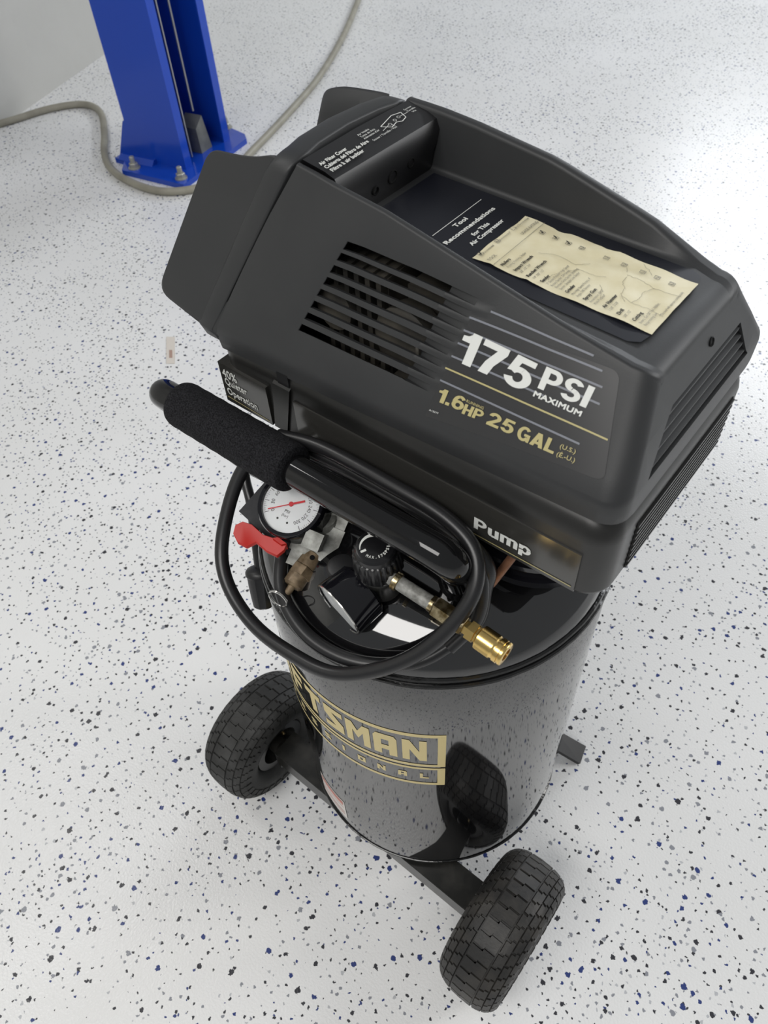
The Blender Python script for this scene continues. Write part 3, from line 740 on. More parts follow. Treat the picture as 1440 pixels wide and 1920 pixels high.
FACE = [('175', (0.0550, 0.4685), (0.1195, 0.503), (0.0572, 0.6735)), ('PSI', (0.1265, 0.5656), (0.1658, 0.5967), (0.1269, 0.721)), ('MAXIMUM', (0.1255, 0.5038), (0.1648, 0.5266), (0.1256, 0.5444)),
        ('1.6', (0.0500, 0.1815), (0.0752, 0.195), (0.0511, 0.2740)), ('HP', (0.0753, 0.1807), (0.0933, 0.1924), (0.0761, 0.2503)), ('RUNNING', (0.0761, 0.2628), (0.092, 0.2672), (0.0762, 0.2816)),
        ('25', (0.0982, 0.1879), (0.1213, 0.1962), (0.0987, 0.2815)), ('GAL', (0.125, 0.189), (0.1574, 0.1985), (0.1252, 0.2892)), ('(U.S.)', (0.1601, 0.2609), (0.1726, 0.2702), (0.1599, 0.2934)),
        ('(\u00c9.-U.)', (0.1602, 0.1985), (0.1748, 0.2098), (0.1601, 0.2317)), ('A13277', (0.0467, 0.1051), (0.0558, 0.1082), (0.0468, 0.116))]
for k, (s, a, b, h) in enumerate(FACE):
    bt = bmesh.new(); wt = k < 3 or k == 10
    lettering(bt, s, face_map, a, b, h, 1 if s in ('175', 'PSI', '1.6', 'HP', '25', 'GAL') else (0.032 if k == 2 else 0.012), 0.0009)
    fix(bt); link('white_lettering' if wt else 'gold_lettering', bt, 'white' if wt else 'gold', COVER, smooth=False)
bg = bmesh.new(); strip2(bg, face_map, [(0.0496, 0.4006), (0.1898, 0.467)], 0.0013, 0.0008)
fix(bg); link('gold_line', bg, 'gold', COVER, smooth=False)
bm = bmesh.new()
for a, b in (((0.0714, 0.8421), (0.1556, 0.9351)), ((0.0564, 0.7463), (0.1657, 0.8751)), ((0.055, 0.6609), (0.1705, 0.778)), ((0.0535, 0.5744), (0.1738, 0.666)), ((0.0517, 0.4844), (0.1331, 0.5374)), ((0.0483, 0.3151), (0.1725, 0.348))):
    strip2(bm, face_map, [a, b], 0.0015, 0.0006)
fix(bm); link('grey_stripes', bm, 'stripe', COVER, smooth=False)
# grille slats in the front end
bm = bmesh.new(); bm.faces.new([bm.verts.new((endx(z) - .021, y, z - .004)) for y, z in G]); fix(bm); link('grille_back', bm, 'recess_shade', COVER, smooth=False)
for k in range(4):
    z = .9600 + .0090 * k; y0 = lerp(-0.034, 0.006, max(0, (z - .9545) / .038)) + .002; y1 = lerp(0.154, 0.136, max(0, (z - .9545) / .038)) - .002
    bm = bmesh.new(); xx = endx(z)
    hexa(bm, [(xx - .0090, y0, z + .0002), (xx - .0090, y1, z + .0002), (xx - .0090, y1, z + .0022), (xx - .0090, y0, z + .0022), (xx - .0010, y0, z - .0022), (xx - .0010, y1, z - .0022), (xx - .0010, y1, z + .0002), (xx - .0010, y0, z + .0002)])
    fix(bm); link('grille_slat', bm, 'plastic', COVER, smooth=False)
bm = bmesh.new()
xx = endx(1.0065); lathe(bm, (xx - .001, .0775, 1.0065), (.95, 0, .3), [(0, .0036), (.0018, .0040), (.0022, .0034), (.0008, .0028)], 20); fix(bm); link('screw_recess', bm, 'recess_shade', COVER)

# pocket floor decal and tool chart
tmap = lambda x, y: (Vector((x, y, flz(x))), Vector((0.0523, 0, 0.9986)))
bm = bmesh.new()
out = [(-.086, .006), (.168, .004), (.176, .009), (.178, .02), (.178, .1), (.176, .111), (.168, .116), (-.086, .114)]
bm.faces.new([bm.verts.new(tmap(x, y)[0] + Vector((0, 0, .0006))) for x, y in out]); fix(bm)
pd = link('chart_backing', bm, 'label_black', COVER, smooth=False); pd['label'] = 'glossy black backing of the tool chart'
bm = bmesh.new(); strip2(bm, tmap, [(-.024, .0276), (-.025, .1012)], .0006, .0009)
for s, a, b, h in (('Tool', (-0.0158, 0.0501), (-0.0155, 0.0675), (-0.0204, 0.0501)), ('Recommendations', (-0.0066, 0.0241), (-0.0063, 0.0958), (-0.0113, 0.0241)), ('for This', (0.0037, 0.0487), (0.0036, 0.0723), (-0.0006, 0.0487)), ('Air Compressor', (0.0108, 0.0358), (0.0104, 0.0841), (0.0064, 0.0358))):
    lettering(bm, s, tmap, a, b, h, 0.025, .001)
fix(bm); link('chart_heading', bm, 'white', COVER, smooth=False)
bm = bmesh.new(); nu, nv = 28, 14; g = []
for j in range(nv + 1):
    row = []
    for i in range(nu + 1):
        x = lerp(.0208, .1785, i / nu); y = lerp(.0210, .1005, j / nv)
        if j == nv and i in (6, 7, 14, 15): y -= .0016
        if j == 0 and i in (3, 9): y += .001
        P, N = tmap(x, y); wv = .0005 * math.sin(x * 160 + y * 90) + .0004 * math.sin(y * 210 - x * 60)
        if j in (9, 10) and i > 15: wv += .0008
        row.append(bm.verts.new(P + N * (.0016 + wv)))
    g.append(row)
for j in range(nv):
    for i in range(nu): bm.faces.new((g[j][i], g[j][i + 1], g[j + 1][i + 1], g[j + 1][i]))
fix(bm); cl = link('tool_chart', bm, 'cream', COVER); cl['label'] = 'cracked cream paper chart of recommended tools'
bi = bmesh.new(); bgx = bmesh.new(); LF = .0029
def tline(b, s, x, y0, y1=None, size=.0030, bold=.0):
    if y1 is None:
        vs_, _ = glyphs(s, bold); y1 = y0 + (max(v.x for v in vs_) - min(v.x for v in vs_)) * size / .72 * .80
    lettering(b, s, tmap, (x, y0), (x, y1), (x - size, y0), bold, LF)
for s, x, y0, y1 in (('Nailers', .0477, .0246, .0362), ('Impact Wrench', .0596, .0248, .0507), ('Ratchet Wrench', .0718, .0244, .0516), ('Sander', .0841, .025, .0362), ('Grinder', .1062, .0249, .037), ('Spray Gun', .1215, .0253, .0429), ('Air Hammer', .1376, .0256, .0457), ('Drill', .15, .0252, .0326), ('Cutting', .1625, .0254, .0378)):
    bh = bmesh.new(); tline(bh, s, x, y0, y1, .0031, .018); fix(bh); link('chart_heading_line', bh, 'ink', COVER, smooth=False)
tline(bgx, 'TOOL', .0357, .0239, .0346, .003); tline(bgx, 'USAGE RATING', .0357, .073, .0978, .003)
for s, x, y0 in (('Recommended', .0262, .0302), ('Recommended*', .0262, .0545), ('Not Recommended', .0262, .0783)): tline(bgx, s, x, y0, None, .0022)
for s, x in (('Framing, Finishing, Stapler', .0525), ('3/8", 1/2", 3/4"', .0644), ('1/4", 3/8", 1/2"', .0766), ('7" Sander/Polisher, High Speed', .0889), ('Rotary Sander, DA Sander,', .0927), ('Random Orbit Sander, Jitterbug', .0965), ('Sander, Straight Line Sander', .1003), ('Mini High Speed Rotary, 4"', .1108), ('Angle, DIE Grinder', .1148), ('Automotive, HVLP', .1262), ('Multi-Purpose*', .1302), ('1-5/8", 2-5/8"', .1424), ('3/8", 1/2"', .1548), ('Shears, Cut Off Tool, Nibbler,', .1673), ('Reciprocating Saw', .1713)):
    tline(bgx, s, x, .0254, None, .0023)
tline(bgx, '*This tool will operate continuously', .1752, .0426, .0805, .0021)
strip2(bgx, tmap, [(.0408, .0212), (.0402, .1003)], .0004, LF)
def square(b, x, y, s=.0021):
    strip2(b, tmap, [(x - s, y - s), (x + s, y - s), (x + s, y + s), (x - s, y + s), (x - s, y - s)], .0004, LF, 1)
def tick(b, x, y): strip2(b, tmap, [(x - .0005, y - .0014), (x + .0012, y - .0002), (x - .0032, y + .0018)], .0010, LF + .0002, 1)
for k, (x, y) in enumerate([(0.0467, 0.0856), (0.0597, 0.0856), (0.072, 0.0852), (0.0841, 0.0858), (0.1065, 0.0855), (0.1222, 0.0857), (0.1382, 0.0858), (0.1505, 0.0859), (0.1632, 0.0852), (0.024, 0.0275), (0.0245, 0.0517), (0.024, 0.076)]):
    square(bgx, x, y)
    if k in (0, 1, 2, 9): bt = bmesh.new(); tick(bt, x, y); fix(bt); link('check_mark', bt, 'ink', COVER, smooth=False)
    elif k != 11:
        strip2(bgx, tmap, [(x - .0013, y - .0013), (x + .0013, y + .0005)], .0005, LF, 1); strip2(bgx, tmap, [(x - .0003, y - .0012), (x + .0013, y + .0013), (x - .003, y + .0016)], .0004, LF, 1)
bi.free()
fix(bgx); link('chart_small_print', bgx, 'ink_grey', COVER, smooth=False)
bm = bmesh.new(); rnd = random.Random(3)
for pl in ([(.126, .083), (.131, .074), (.132, .064), (.137, .057), (.139, .048), (.145, .042)], [(.131, .074), (.142, .075), (.155, .071), (.176, .074)], [(.155, .071), (.151, .062), (.152, .052), (.150, .044)], [(.139, .048), (.150, .044), (.165, .045), (.176, .043)], [(.092, .05), (.097, .058), (.112, .058), (.119, .062)], [(.10, .07), (.092, .062), (.072, .064), (.06, .058)], [(.120, .05), (.125, .043), (.129, .034)], [(.088, .045), (.084, .036), (.086, .03)], [(.134, .096), (.142, .09), (.146, .086)]):
    P2 = []
    for a, b in zip(pl, pl[1:]):
        for k in range(5): P2.append((lerp(a[0], b[0], k / 5) + rnd.uniform(-.0006, .0006), lerp(a[1], b[1], k / 5) + rnd.uniform(-.0006, .0006)))
    P2.append(pl[-1]); strip2(bm, tmap, P2, .00035, .0030, 1)
fix(bm); link('chart_cracks', bm, 'crack', COVER, smooth=False)

# ---- air filter cover
bm = bmesh.new()
pf = []  # section across x at near and far end
for y, dx in ((-.0115, 0), (0.06, -.002), (.1315, 0)):
    pf.append([(-.131, y, 1.0955), (-.127 + dx, y, 1.0985), (-.103, y, 1.0945), (-.093, y, 1.091), (-.0885, y, 1.083), (-.0905, y + (.012 if y < 0 else (-.012 if y > .1 else 0)), 1.066), (-.094, y + (.03 if y < 0 else (-.012 if y > .1 else 0)), 1.0455), (-.131, y + (.03 if y < 0 else (-.012 if y > .1 else 0)), 1.0455)])
loft(bm, pf); bevel(bm, .003, 3, 40); fix(bm)
FIL = link('filter_cover', bm, 'plastic_dark', AC, angle=40); FIL['label'] = 'black air filter cover with white printing'
fo = Vector((-.121, -.018, 1.098)); fx = Vector((-.0886, -.018, 1.091)) - fo; fy = Vector((-.127, .138, 1.100)) - fo
fn = fx.cross(fy).normalized()
def filmap(x, y): return fo + fx * ((x + .121) / .0324) + fy * ((y + .018) / .156), (fn if fn.z > 0 else -fn)
def fl2(x, y):  # metres along the cover's own axes
    z = 1.0985 - (x + .127) * .0040 / .024; return Vector((x, y, z)), Vector((.165, 0, .986))
bm = bmesh.new()
for s, a, b, h in (('Air Filter Cover', (-0.1095, -0.0085), (-0.1105, 0.0255), (-0.1135, -0.0085)), ('Cubierta del Filtro de Aire', (-0.1035, -0.0085), (-0.1055, 0.0477), (-0.1075, -0.0085)), ('Filtre \u00e0 air bo\u00eetier', (-0.0975, -0.0080), (-0.099, 0.0340), (-0.1015, -0.0080))):
    lettering(bm, s, fl2, a, b, h, .02, .0012)
for s, a, b, h in (('Air Intake', (-.1175, .048), (-.1178, .063), (-.1198, .048)), ('Toma de Aire', (-.1140, .048), (-.1143, .067), (-.1163, .048)), ("Admission d'air", (-.1105, .048), (-.1108, .069), (-.1128, .048)), ('Screw / Tornillo / Vis', (-.1035, .052), (-.104, .083), (-.1058, .052)), ('Screw', (-.1165, .111), (-.1165, .121), (-.1185, .111)), ('Tornillo', (-.1130, .111), (-.1130, .122), (-.1150, .111)), ('Vis', (-.1095, .114), (-.1095, .119), (-.1115, .114))):
    lettering(bm, s, fl2, a, b, h, .0, .0012)
dg = [(-0.1140, 0.0737), (-0.1193, 0.0951), (-0.1170, 0.1057), (-0.1090, 0.1029), (-0.1070, 0.0954), (-0.1095, 0.090), (-0.1070, 0.0808), (-0.1140, 0.0737)]
strip2(bm, fl2, dg, .0007, .0012, 2)
for cx, cy in ((-.111, .083), (-.1125, .0915), (-.1135, .098)):
    strip2(bm, fl2, [(cx + .0016 * math.cos(a), cy + .0016 * math.sin(a)) for a in [k * math.pi / 4 for k in range(9)]], .0004, .0012, 1)
strip2(bm, fl2, [(-.1085, .070), (-.1112, .0815)], .0004, .0012, 2); strip2(bm, fl2, [(-.104, .084), (-.1108, .0842)], .0004, .0012, 2); strip2(bm, fl2, [(-.1130, .1105), (-.1135, .1)], .0004, .0012, 2)
fix(bm); link('filter_lettering', bm, 'white', FIL, smooth=False)
ffm = plane_map((-.0880, 0, 1.0), (0, 1, 0), (-.04, 0, 1))
bm = bmesh.new(); lettering(bm, 'Air Filter Cover', lambda u, v: (Vector((-.0893 - (1.083 - v) * .12, u, v)), Vector((.99, 0, -.12))), (.026, 1.0725), (.094, 1.0770), (.026, 1.0795), .0, .0006); fix(bm); link('embossed_lettering', bm, 'plastic', FIL, smooth=False)
for y, z, rr in ((.0352, 1.063, .0042), (.0590, 1.066, .0062), (.0852, 1.068, .0046)):
    bm = bmesh.new(); lathe(bm, (-.0925, y, z), (1, 0, -.1), [(0, rr), (.0028, rr), (.003, rr * .84), (.0006, rr * .74)], 24); fix(bm); link('screw_hole', bm, 'recess_shade', FIL)

# ---- rear cover: slanted band and the two flared wings
def rear_sec(d, ex, drop=0):
    lo = Vector((XL0 - d, -.0775 - ex, .9335)); ridge = Vector((XR0 - d * 1.05, -.0185 - ex * .7, zr(XR0) + ex))
    b0 = Vector((XL0 - d, -.072 - ex, .918))
    pts = [Vector((XL0 - d, -.060, .914)), b0, lo]
    for k in range(1, 8): pts.append(lo.lerp(ridge, k / 8 * .94))
    a = lo.lerp(ridge, .93); c = ridge; e = ridge + Vector((0, .02, .0015))
    for k in range(6):
        t = k / 5; pts.append(a * (1 - t) ** 2 + c * 2 * t * (1 - t) + e * t * t)
    pts.append(Vector((ridge.x - .004, .02, ridge.z + .002))); pts.append(Vector((ridge.x - .0055, YC, ridge.z + .003)))
    return pts + [Vector((p.x, 2 * YC - p.y, p.z)) for p in reversed(pts[:-1])]
bm = bmesh.new()
loft(bm, [rear_sec(-.003, -.009), rear_sec(.0036, -.009), rear_sec(.0040, -.0015), rear_sec(.0060, .0006), rear_sec(.018, .0006), rear_sec(.024, .0000), rear_sec(.027, -.0015), rear_sec(.0275, -.006)]); fix(bm)
REAR = link('rear_cover', bm, 'plastic', AC, angle=60, weighted=True); REAR['label'] = 'grey-black rear cover with two flared wings'
def wing(s):
    bm = bmesh.new()
    P3 = [(-.2107, -.0795, .9227), (-.3040, -.0738, .9400), (-.2370, -.0178, 1.0850), (-.2064, -.0159, 1.0860), (-.1820, -.0142, 1.0885), (-.160, -.0114, 1.0945), (-.150, -.012, 1.094)]
    Q3 = [(-.200, -.020, .9227), (-.2925, -.020, .9435), (-.2290, .012, 1.0560), (-.2020, .014, 1.062), (-.1800, .014, 1.068), (-.157, .012, 1.080), (-.148, .012, 1.080)]
    def rnd_(P):
        P = [Vector(p) for p in P]; out = [P[0]]
        for k, r_ in ((1, .019), (2, .016), (3, .0147), (4, .0147), (5, .006)):
            a = P[k - 1] - P[k]; b = P[k + 1] - P[k]; r = min(r_, a.length * .48, b.length * .48); p = P[k] + a.normalized() * r; q = P[k] + b.normalized() * r
            for m_ in range(7): t = m_ / 6; out.append(p * (1 - t) ** 2 + P[k] * 2 * t * (1 - t) + q * t * t)
        return out + [P[-1]]
    if s < 0: P3[2:] = [(-.2430, -.0178, 1.0820), (-.2160, -.0165, 1.0915), (-.1900, -.0150, 1.0950), (-.160, -.0130, 1.0975), (-.150, -.012, 1.0980)]
    P3 = [(a, b - .0016, c + .0013) for a, b, c in P3]; Q3 = [(a, b - .0016, c + .0013) for a, b, c in Q3]
    A_ = rnd_(P3); B_ = rnd_(Q3)
    if s < 0: A_ = [Vector((p.x, 2 * YC - p.y, p.z)) for p in A_]; B_ = [Vector((p.x, 2 * YC - p.y, p.z)) for p in B_]
    ca = sum(A_, Vector()) / len(A_)
    rings = []
    for t, ins in ((0, .075), (.04, .022), (.12, .004), (.25, 0), (1, 0)): rings.append([a.lerp(b, t).lerp(ca.lerp(sum(B_, Vector()) / len(B_), t), ins) for a, b in zip(A_, B_)])
    loft(bm, rings); fix(bm)
    return link('flared_wing', bm, 'plastic', REAR, angle=60, weighted=True)
wing(1); wing(-1)
bm = bmesh.new(); hexa(bm, [(-.2365, -.03, .926), (-.2925, -.03, .9435), (-.2925, .15, .9435), (-.2365, .15, .926), (-.190, -.01, .99), (-.255, -.01, .985), (-.255, .13, .985), (-.190, .13, .99)]); bevel(bm, .006, 2); fix(bm); link('rear_panel', bm, 'plastic', REAR)

# ---- motor and pump seen through the slots and under the shroud
bm = bmesh.new(); box(bm, -.10, -.03, -.025, .13, .93, 1.03); box(bm, -.02, .06, -.012, .12, .93, 1.022); bevel(bm, .004, 2)
for k in range(6): box(bm, -.096 + k * .012, -.091 + k * .012, -.034, .13, .94, 1.033)
fix(bm); PUMP = link('pump_motor', bm, 'pump_brown', AC)
bm = bmesh.new(); lathe(bm, (-.005, -.02, .985), (0, -1, .1), [(0, .03), (.02, .03), (.022, .026), (.024, .012)], 28); lathe(bm, (-.08, -.03, .99), (0, -1, .1), [(0, .02), (.012, .02), (.013, .016)], 24); fix(bm); link('motor_housing', bm, 'pump_brown', PUMP)
bm = bmesh.new(); box(bm, -.012, .018, -.052, -.02, .950, .953); box(bm, .018, .021, -.052, -.02, .93, 1.0); fix(bm); link('wiring_bracket', bm, 'pump_brown', PUMP)
bm = bmesh.new(); lathe(bm, (.115, .015, .775), (0, 0, 1), [(0, .075), (.012, .078), (.015, .070), (.020, .070), (.022, .074), (.028, .074), (.030, .066), (.036, .066), (.038, .070), (.044, .070), (.046, .06), (.07, .06)], 48); fix(bm)
pm = link('pump_mount', bm, 'gloss', AC); pm['label'] = 'ribbed black motor mount under the shroud'
bm = bmesh.new(); tube(bm, fillet([(.062, -.045, .84), (.072, -.078, .812), (.105, -.0985, .796), (.128, -.0945, .801), (.140, -.070, .842)], .022), .0042, 12); fix(bm); cp = link('copper_tube', bm, 'copper', AC); cp['label'] = 'bent tarnished copper tube'

# ---- handle
hz = .862; hr = .0160
hp = [(.128, -.094, .785), (.128, -.108, .836), (.104, -.1265, hz), (-.05, -.1235, hz), (-.272, -.1215, hz), (-.292, -.105, .815), (-.215, -.0905, .772), (-.12, -.09, .775)]
hp = [(.0907, -.0815, .766), (.1130, -.1265, .866), (-.05, -.1265, hz + .001), (-.2725, -.1255, hz), (-.272, -.104, .822), (-.19, -.088, .772), (-.10, -.085, .785)]
bm = bmesh.new(); tube(bm, fillet(hp, .030, 10), hr, 24); fix(bm)
HAN = link('handle', bm, 'handle', AC); HAN['label'] = 'gloss black bent tube handle'
bm = bmesh.new(); lathe(bm, (.0907, -.0815, .770), (0.22, -.45, 1), [(0, .0235), (.006, .021), (.013, .0175)], 24); fix(bm); link('handle_weld', bm, 'bead', HAN)
fa = Vector((-.236, -.1256, hz)); fb = Vector((-.072, -.1265, hz + .001))
bm = bmesh.new(); L = (fb - fa).length; pr_ = [(0, hr + .0005), (0, hr + .004), (.002, hr + .0075), (.005, hr + .0085)]
pr_ += [(.005 + (L - .01) * k / 30, hr + .0088 + .0002 * math.sin(k * 1.7)) for k in range(1, 30)] + [(L - .005, hr + .0085), (L - .002, hr + .0075), (L, hr + .004), (L, hr + .0005)]
lathe(bm, fa, fb - fa, pr_, 40); fix(bm); fg = link('foam_grip', bm, 'foam', HAN); fg['label'] = 'matt black foam sleeve'

# ---- power cord coil
hn = Vector((0, -1.08, 1)).normalized()
loopA = [(0.0483, -0.2149, 0.7305), (-0.0120, -0.2240, 0.7205), (-0.0691, -0.2225, 0.7223), (-0.1180, -0.2070, 0.7395), (-0.1423, -0.1795, 0.7688), (-0.1485, -0.1312, 0.8209), (-0.1241, -0.0980, 0.857), (-0.0689, -0.0905, 0.866), (0.0162, -0.0905, 0.868), (0.0800, -0.0915, 0.866), (0.1190, -0.1020, 0.853), (0.1310, -0.1310, 0.822), (0.1060, -0.1766, 0.7719)]
rcd = .0073
bm = bmesh.new(); rc1 = catmull(loopA, 10, True)
# second and third turns lie just inside and behind the first
A = [Vector(p) for p in loopA]; cen = sum(A, Vector()) / len(A)
pts = list(A)
t2 = []
for p in A:
    q = cen + (p - cen) * .955 - hn * .0125
    t2.append(q)
t3 = []
for k, p in enumerate(A):
    q = cen + (p - cen) * 0.90 - hn * .006
    if k in (0, 1, 2, 12): q = cen + (p - cen) * .80 + hn * .004
    t3.append(q)
start = [Vector((.03, -.02, .848)), Vector((-.02, -.085, .835))]
B2 = [(.1235, -.0900, .832), (0.1265, -0.0960, 0.800), (0.1298, -0.1080, 0.7700), (0.1204, -0.1338, 0.7561), (0.1044, -0.1627, 0.7445), (0.0766, -0.1849, 0.7359), (0.0413, -0.1992, 0.7304), (0.0032, -0.2035, 0.7302), (-0.0299, -0.198, 0.7358), (-0.0592, -0.1834, 0.7451), (-0.0773, -0.1613, 0.7569), (-0.0947, -0.1313, 0.7672), (-0.1100, -0.1000, 0.780), (-.112, -.090, .805), (-.095, -.0885, .838), (-.055, -.0885, .849), (.00, -.0885, .852), (.055, -.0890, .851), (.098, -.0905, .845), (.1235, -.0990, .824), (.1330, -.1160, .786), (.122, -.146, .760)]
path = A[6:] + A[:5] + [A[5], A[6] + Vector((.004, .0, -.008)), A[7] + Vector((0, .002, -.0150)), A[8] + Vector((0, .002, -.0150)), A[9] + Vector((.004, .002, -.0140))] + [Vector(p) for p in B2]
def off_tank(p):
    r = math.hypot(p.x, p.y)
    if p.z > ZS - .01:
        k = (r / (TR_ + .0)) ** 2 + (max(0, p.z - ZS) / DH) ** 2; f = math.sqrt(k)
        m_ = 1 + (rcd + .0015) / TR_ * 1.0
        need = 1 + (rcd + .001) / (DH if p.z - ZS > .05 else .15)
        if f < need:
            s = need / f; return Vector((p.x * (1 + (s - 1) * .6), p.y * (1 + (s - 1) * .6), ZS + max(0, p.z - ZS) * s + .002))
    return p
cp_ = catmull(path, 10); cp_ = [off_tank(p) for p in cp_]
cp_ = [sum((cp_[min(max(i + d, 0), len(cp_) - 1)] for d in (-2, -1, 0, 1, 2)), Vector()) / 5 for i in range(len(cp_))]
tube(bm, cp_, rcd, 14); fix(bm)
CORD = link('power_cord', bm, 'rubber', AC); CORD['label'] = 'thick black power cord coiled below the handle'
bm = bmesh.new(); tail = catmull([(-.088, -.098, .852), (-.118, -.118, .842), (-.138, -.137, .80), (-.1545, -.1390, .72), (-.1665, -.141, .668)], 8)
tail = catmull([(-.10, -.10, .852), Vector((-0.2169, -0.0789, 0.7425)), Vector((-0.1990, -0.0985, 0.7030)), Vector((-0.1862, -0.1131, 0.6661)), Vector((-0.1709, -0.1301, 0.6284))], 8)
tube(bm, tail, .0062, 12); fix(bm); link('cord_tail', bm, 'rubber', CORD)
bm = bmesh.new(); lathe(bm, Vector((-0.1722, -0.1283, 0.6320)), Vector((-0.1582, -0.1441, 0.5958)) - Vector((-0.1722, -0.1283, 0.6320)), [(0, .010), (.003, .0165), (.006, .0185), (.010, .0185), (.012, .0168), (.022, .0165), (.040, .0150), (.052, .0135), (.054, .011)], 20, mod=lambda i, k: 1 if k < 4 or i % 5 else .88); fix(bm)
pl = link('plug', bm, 'plastic_dark', CORD); pl['label'] = 'ribbed black plug hanging beside the tank'

# ---- regulator group
def lk_(name, bm, m, **k): return link(name, bm, m, AC, **k)
gp = Vector((-0.0796, -0.1318, 0.8133))
gd = Vector((0.1227, -0.4144, 0.9018))
gx = Vector((0.8990, 0.2560, -0.3553)); gx = (gx - gd * gx.dot(gd)).normalized(); gy = gd.cross(gx)
bm = bmesh.new(); GR = .0345
lathe(bm, gp - gd * .034, gd, [(0, .018), (.002, GR - .004), (.006, GR - .001), (.028, GR - .001), (.030, GR + .001), (.036, GR + .001), (.0385, GR - .0005), (.0385, GR - .004), (.0335, GR - .0045)], 64); fix(bm)
G1 = lk_('tank_gauge', bm, 'gloss'); G1['label'] = 'round black pressure gauge with a white dial and red needle'
def dial(parent, p, d, x, y, r, big):
    mp = lambda u, v: (p + x * u + y * v, d)
    bm = bmesh.new(); vs = [bm.verts.new(p + x * r * math.cos(a) + y * r * math.sin(a)) for a in [2 * math.pi * k / 64 for k in range(64)]]; bm.faces.new(vs); fix(bm)
    out = [link('dial_face', bm, 'dial', None, smooth=False)]
    bm = bmesh.new(); n = 60
    for k in range(n + 1):
        a = R(222 - 264 * k / n); L0 = .80 if k % 6 == 0 else (.86 if k % 3 == 0 else .90)
        strip2(bm, mp, [(r * L0 * math.cos(a), r * L0 * math.sin(a)), (r * .955 * math.cos(a), r * .955 * math.sin(a))], .0006 if k % 6 == 0 else .0003, .0003, 1)
    if big:
        for k in range(11):
            a = R(222 - 264 * k / 10); s = str(k * 30); c0 = Vector((r * .66 * math.cos(a), r * .66 * math.sin(a))); hw = .0012 * len(s); td = Vector((math.sin(a), -math.cos(a))); rd = Vector((math.cos(a), math.sin(a)))
            if True: lettering(bm, s, mp, c0 - td * hw - rd * .0018, c0 + td * hw - rd * .0018, c0 - td * hw + rd * .0018, .0, .0003)
        lettering(bm, 'PSI', mp, (-.0028, -.0098), (.0028, -.0098), (-.0028, -.0070), 0, .0003); lettering(bm, '(bar)', mp, (-.0036, -.0142), (.0036, -.0142), (-.0036, -.0115), 0, .0003)
        for sx_ in (-1, 1): lathe(bm, p + x * (sx_ * .0058) - y * .0185, d, [(0, .0011), (.0004, .0011)], 12)
    fix(bm); out.append(link('dial_print', bm, 'ink', None, smooth=False))
    if not big:
        for o in out: o.parent = parent
        return out
    bm = bmesh.new(); a = R(217); e = Vector((math.cos(a), math.sin(a)))
    strip2(bm, mp, [tuple(-e * r * .48), tuple(-e * r * .06)], .0021, .0012, 1); strip2(bm, mp, [tuple(-e * r * .06), tuple(e * r * .82)], .0011, .0012, 1); lathe(bm, p + d * .0008, d, [(0, .0026), (.001, .0024)], 16)
    fix(bm); out.append(link('needle', bm, 'needle', None, smooth=False))
    for o in out: o.parent = parent
    return out
# children of a gauge: gauge itself keeps world coordinates through its parent inverse
for o in dial(G1, gp + gd * .0005, gd, gx, gy, GR - .0044, True): pass
bm = bmesh.new(); rr = [bm.verts.new(gp + gd * .0030 + gx * (GR - .0042) * math.cos(2 * math.pi * k / 64) + gy * (GR - .0042) * math.sin(2 * math.pi * k / 64)) for k in range(64)]; bm.faces.new(rr); fix(bm)
ln = link('lens', bm, 'lens', None, smooth=False); ln.parent = G1
# switch box behind the gauge
sx_ = Vector((0.9300, 0.0033, -0.3675)); sy_ = Vector((0.1905, 0.8719, 0.4511)); sn_ = sx_.cross(sy_).normalized(); sy_ = sn_.cross(sx_).normalized()
so = gp - gd * .030 + Vector((-0.8945, -0.3219, 0.3102)) * .0165
bm = bmesh.new(); hx, hy = .0345, .037
hexa(bm, [so + sx_ * a + sy_ * b + sn_ * c for c in (-.030, 0) for a, b in ((-hx, -hy), (hx, -hy), (hx, hy), (-hx, hy))]); bevel(bm, .003, 3); fix(bm)
sb = lk_('switch_box', bm, 'switch_case'); sb['label'] = 'square dusty black box behind the gauge'
# manifold
mc = Vector((-0.0584, -0.1229, 0.7642))
bm = bmesh.new(); ax = Vector((0.9139, 0.3167, -0.2540)); ay = Vector((0.0812, -0.8160, -0.5723)); an = ax.cross(ay).normalized(); ay = an.cross(ax)
def obox(bm, c, ex, ey, ez, a, b, d):
    return hexa(bm, [c + ex * (sx * a) + ey * (sy * b) + ez * (sz * d) for sz in (-1, 1) for sx, sy in ((-1, -1), (1, -1), (1, 1), (-1, 1))])
obox(bm, mc, ax, ay, an, .0235, .0185, .016); obox(bm, mc - ax * .010 + ay * .008, ax, ay, an, .011, .026, .013); obox(bm, mc + ax * .012 - ay * .012, ax, ay, an, .010, .020, .013); bevel(bm, .003, 2)
lathe(bm, mc - ax * .004, (gp - gd * .034 - mc + ax * .004), [(0, .011), ((gp - gd * .034 - mc).length, .011)], 16)
lathe(bm, mc + ax * .020, ax, [(0, .0125), (.002, .0135), (.012, .0135), (.014, .012)], 6)
lathe(bm, mc + Vector((-0.0054, 0.0073, 0.0078)) - ax * .004, Vector((-0.2708, 0.3650, 0.3917)) + ax * .8, [(0, .009), (.018, .009), (.020, .007)], 8)
fix(bm); lk_('manifold', bm, 'zinc', angle=30)['label'] = 'grey cast metal manifold'
bm = bmesh.new(); obox(bm, mc - an * .022, ax, ay, an, .009, .009, .026); lathe(bm, Vector((mc.x, mc.y + .01, .77)), (0, 0, 1), [(-.01, .014), (.02, .014)], 16); fix(bm); lk_('riser_pipe', bm, 'zinc')
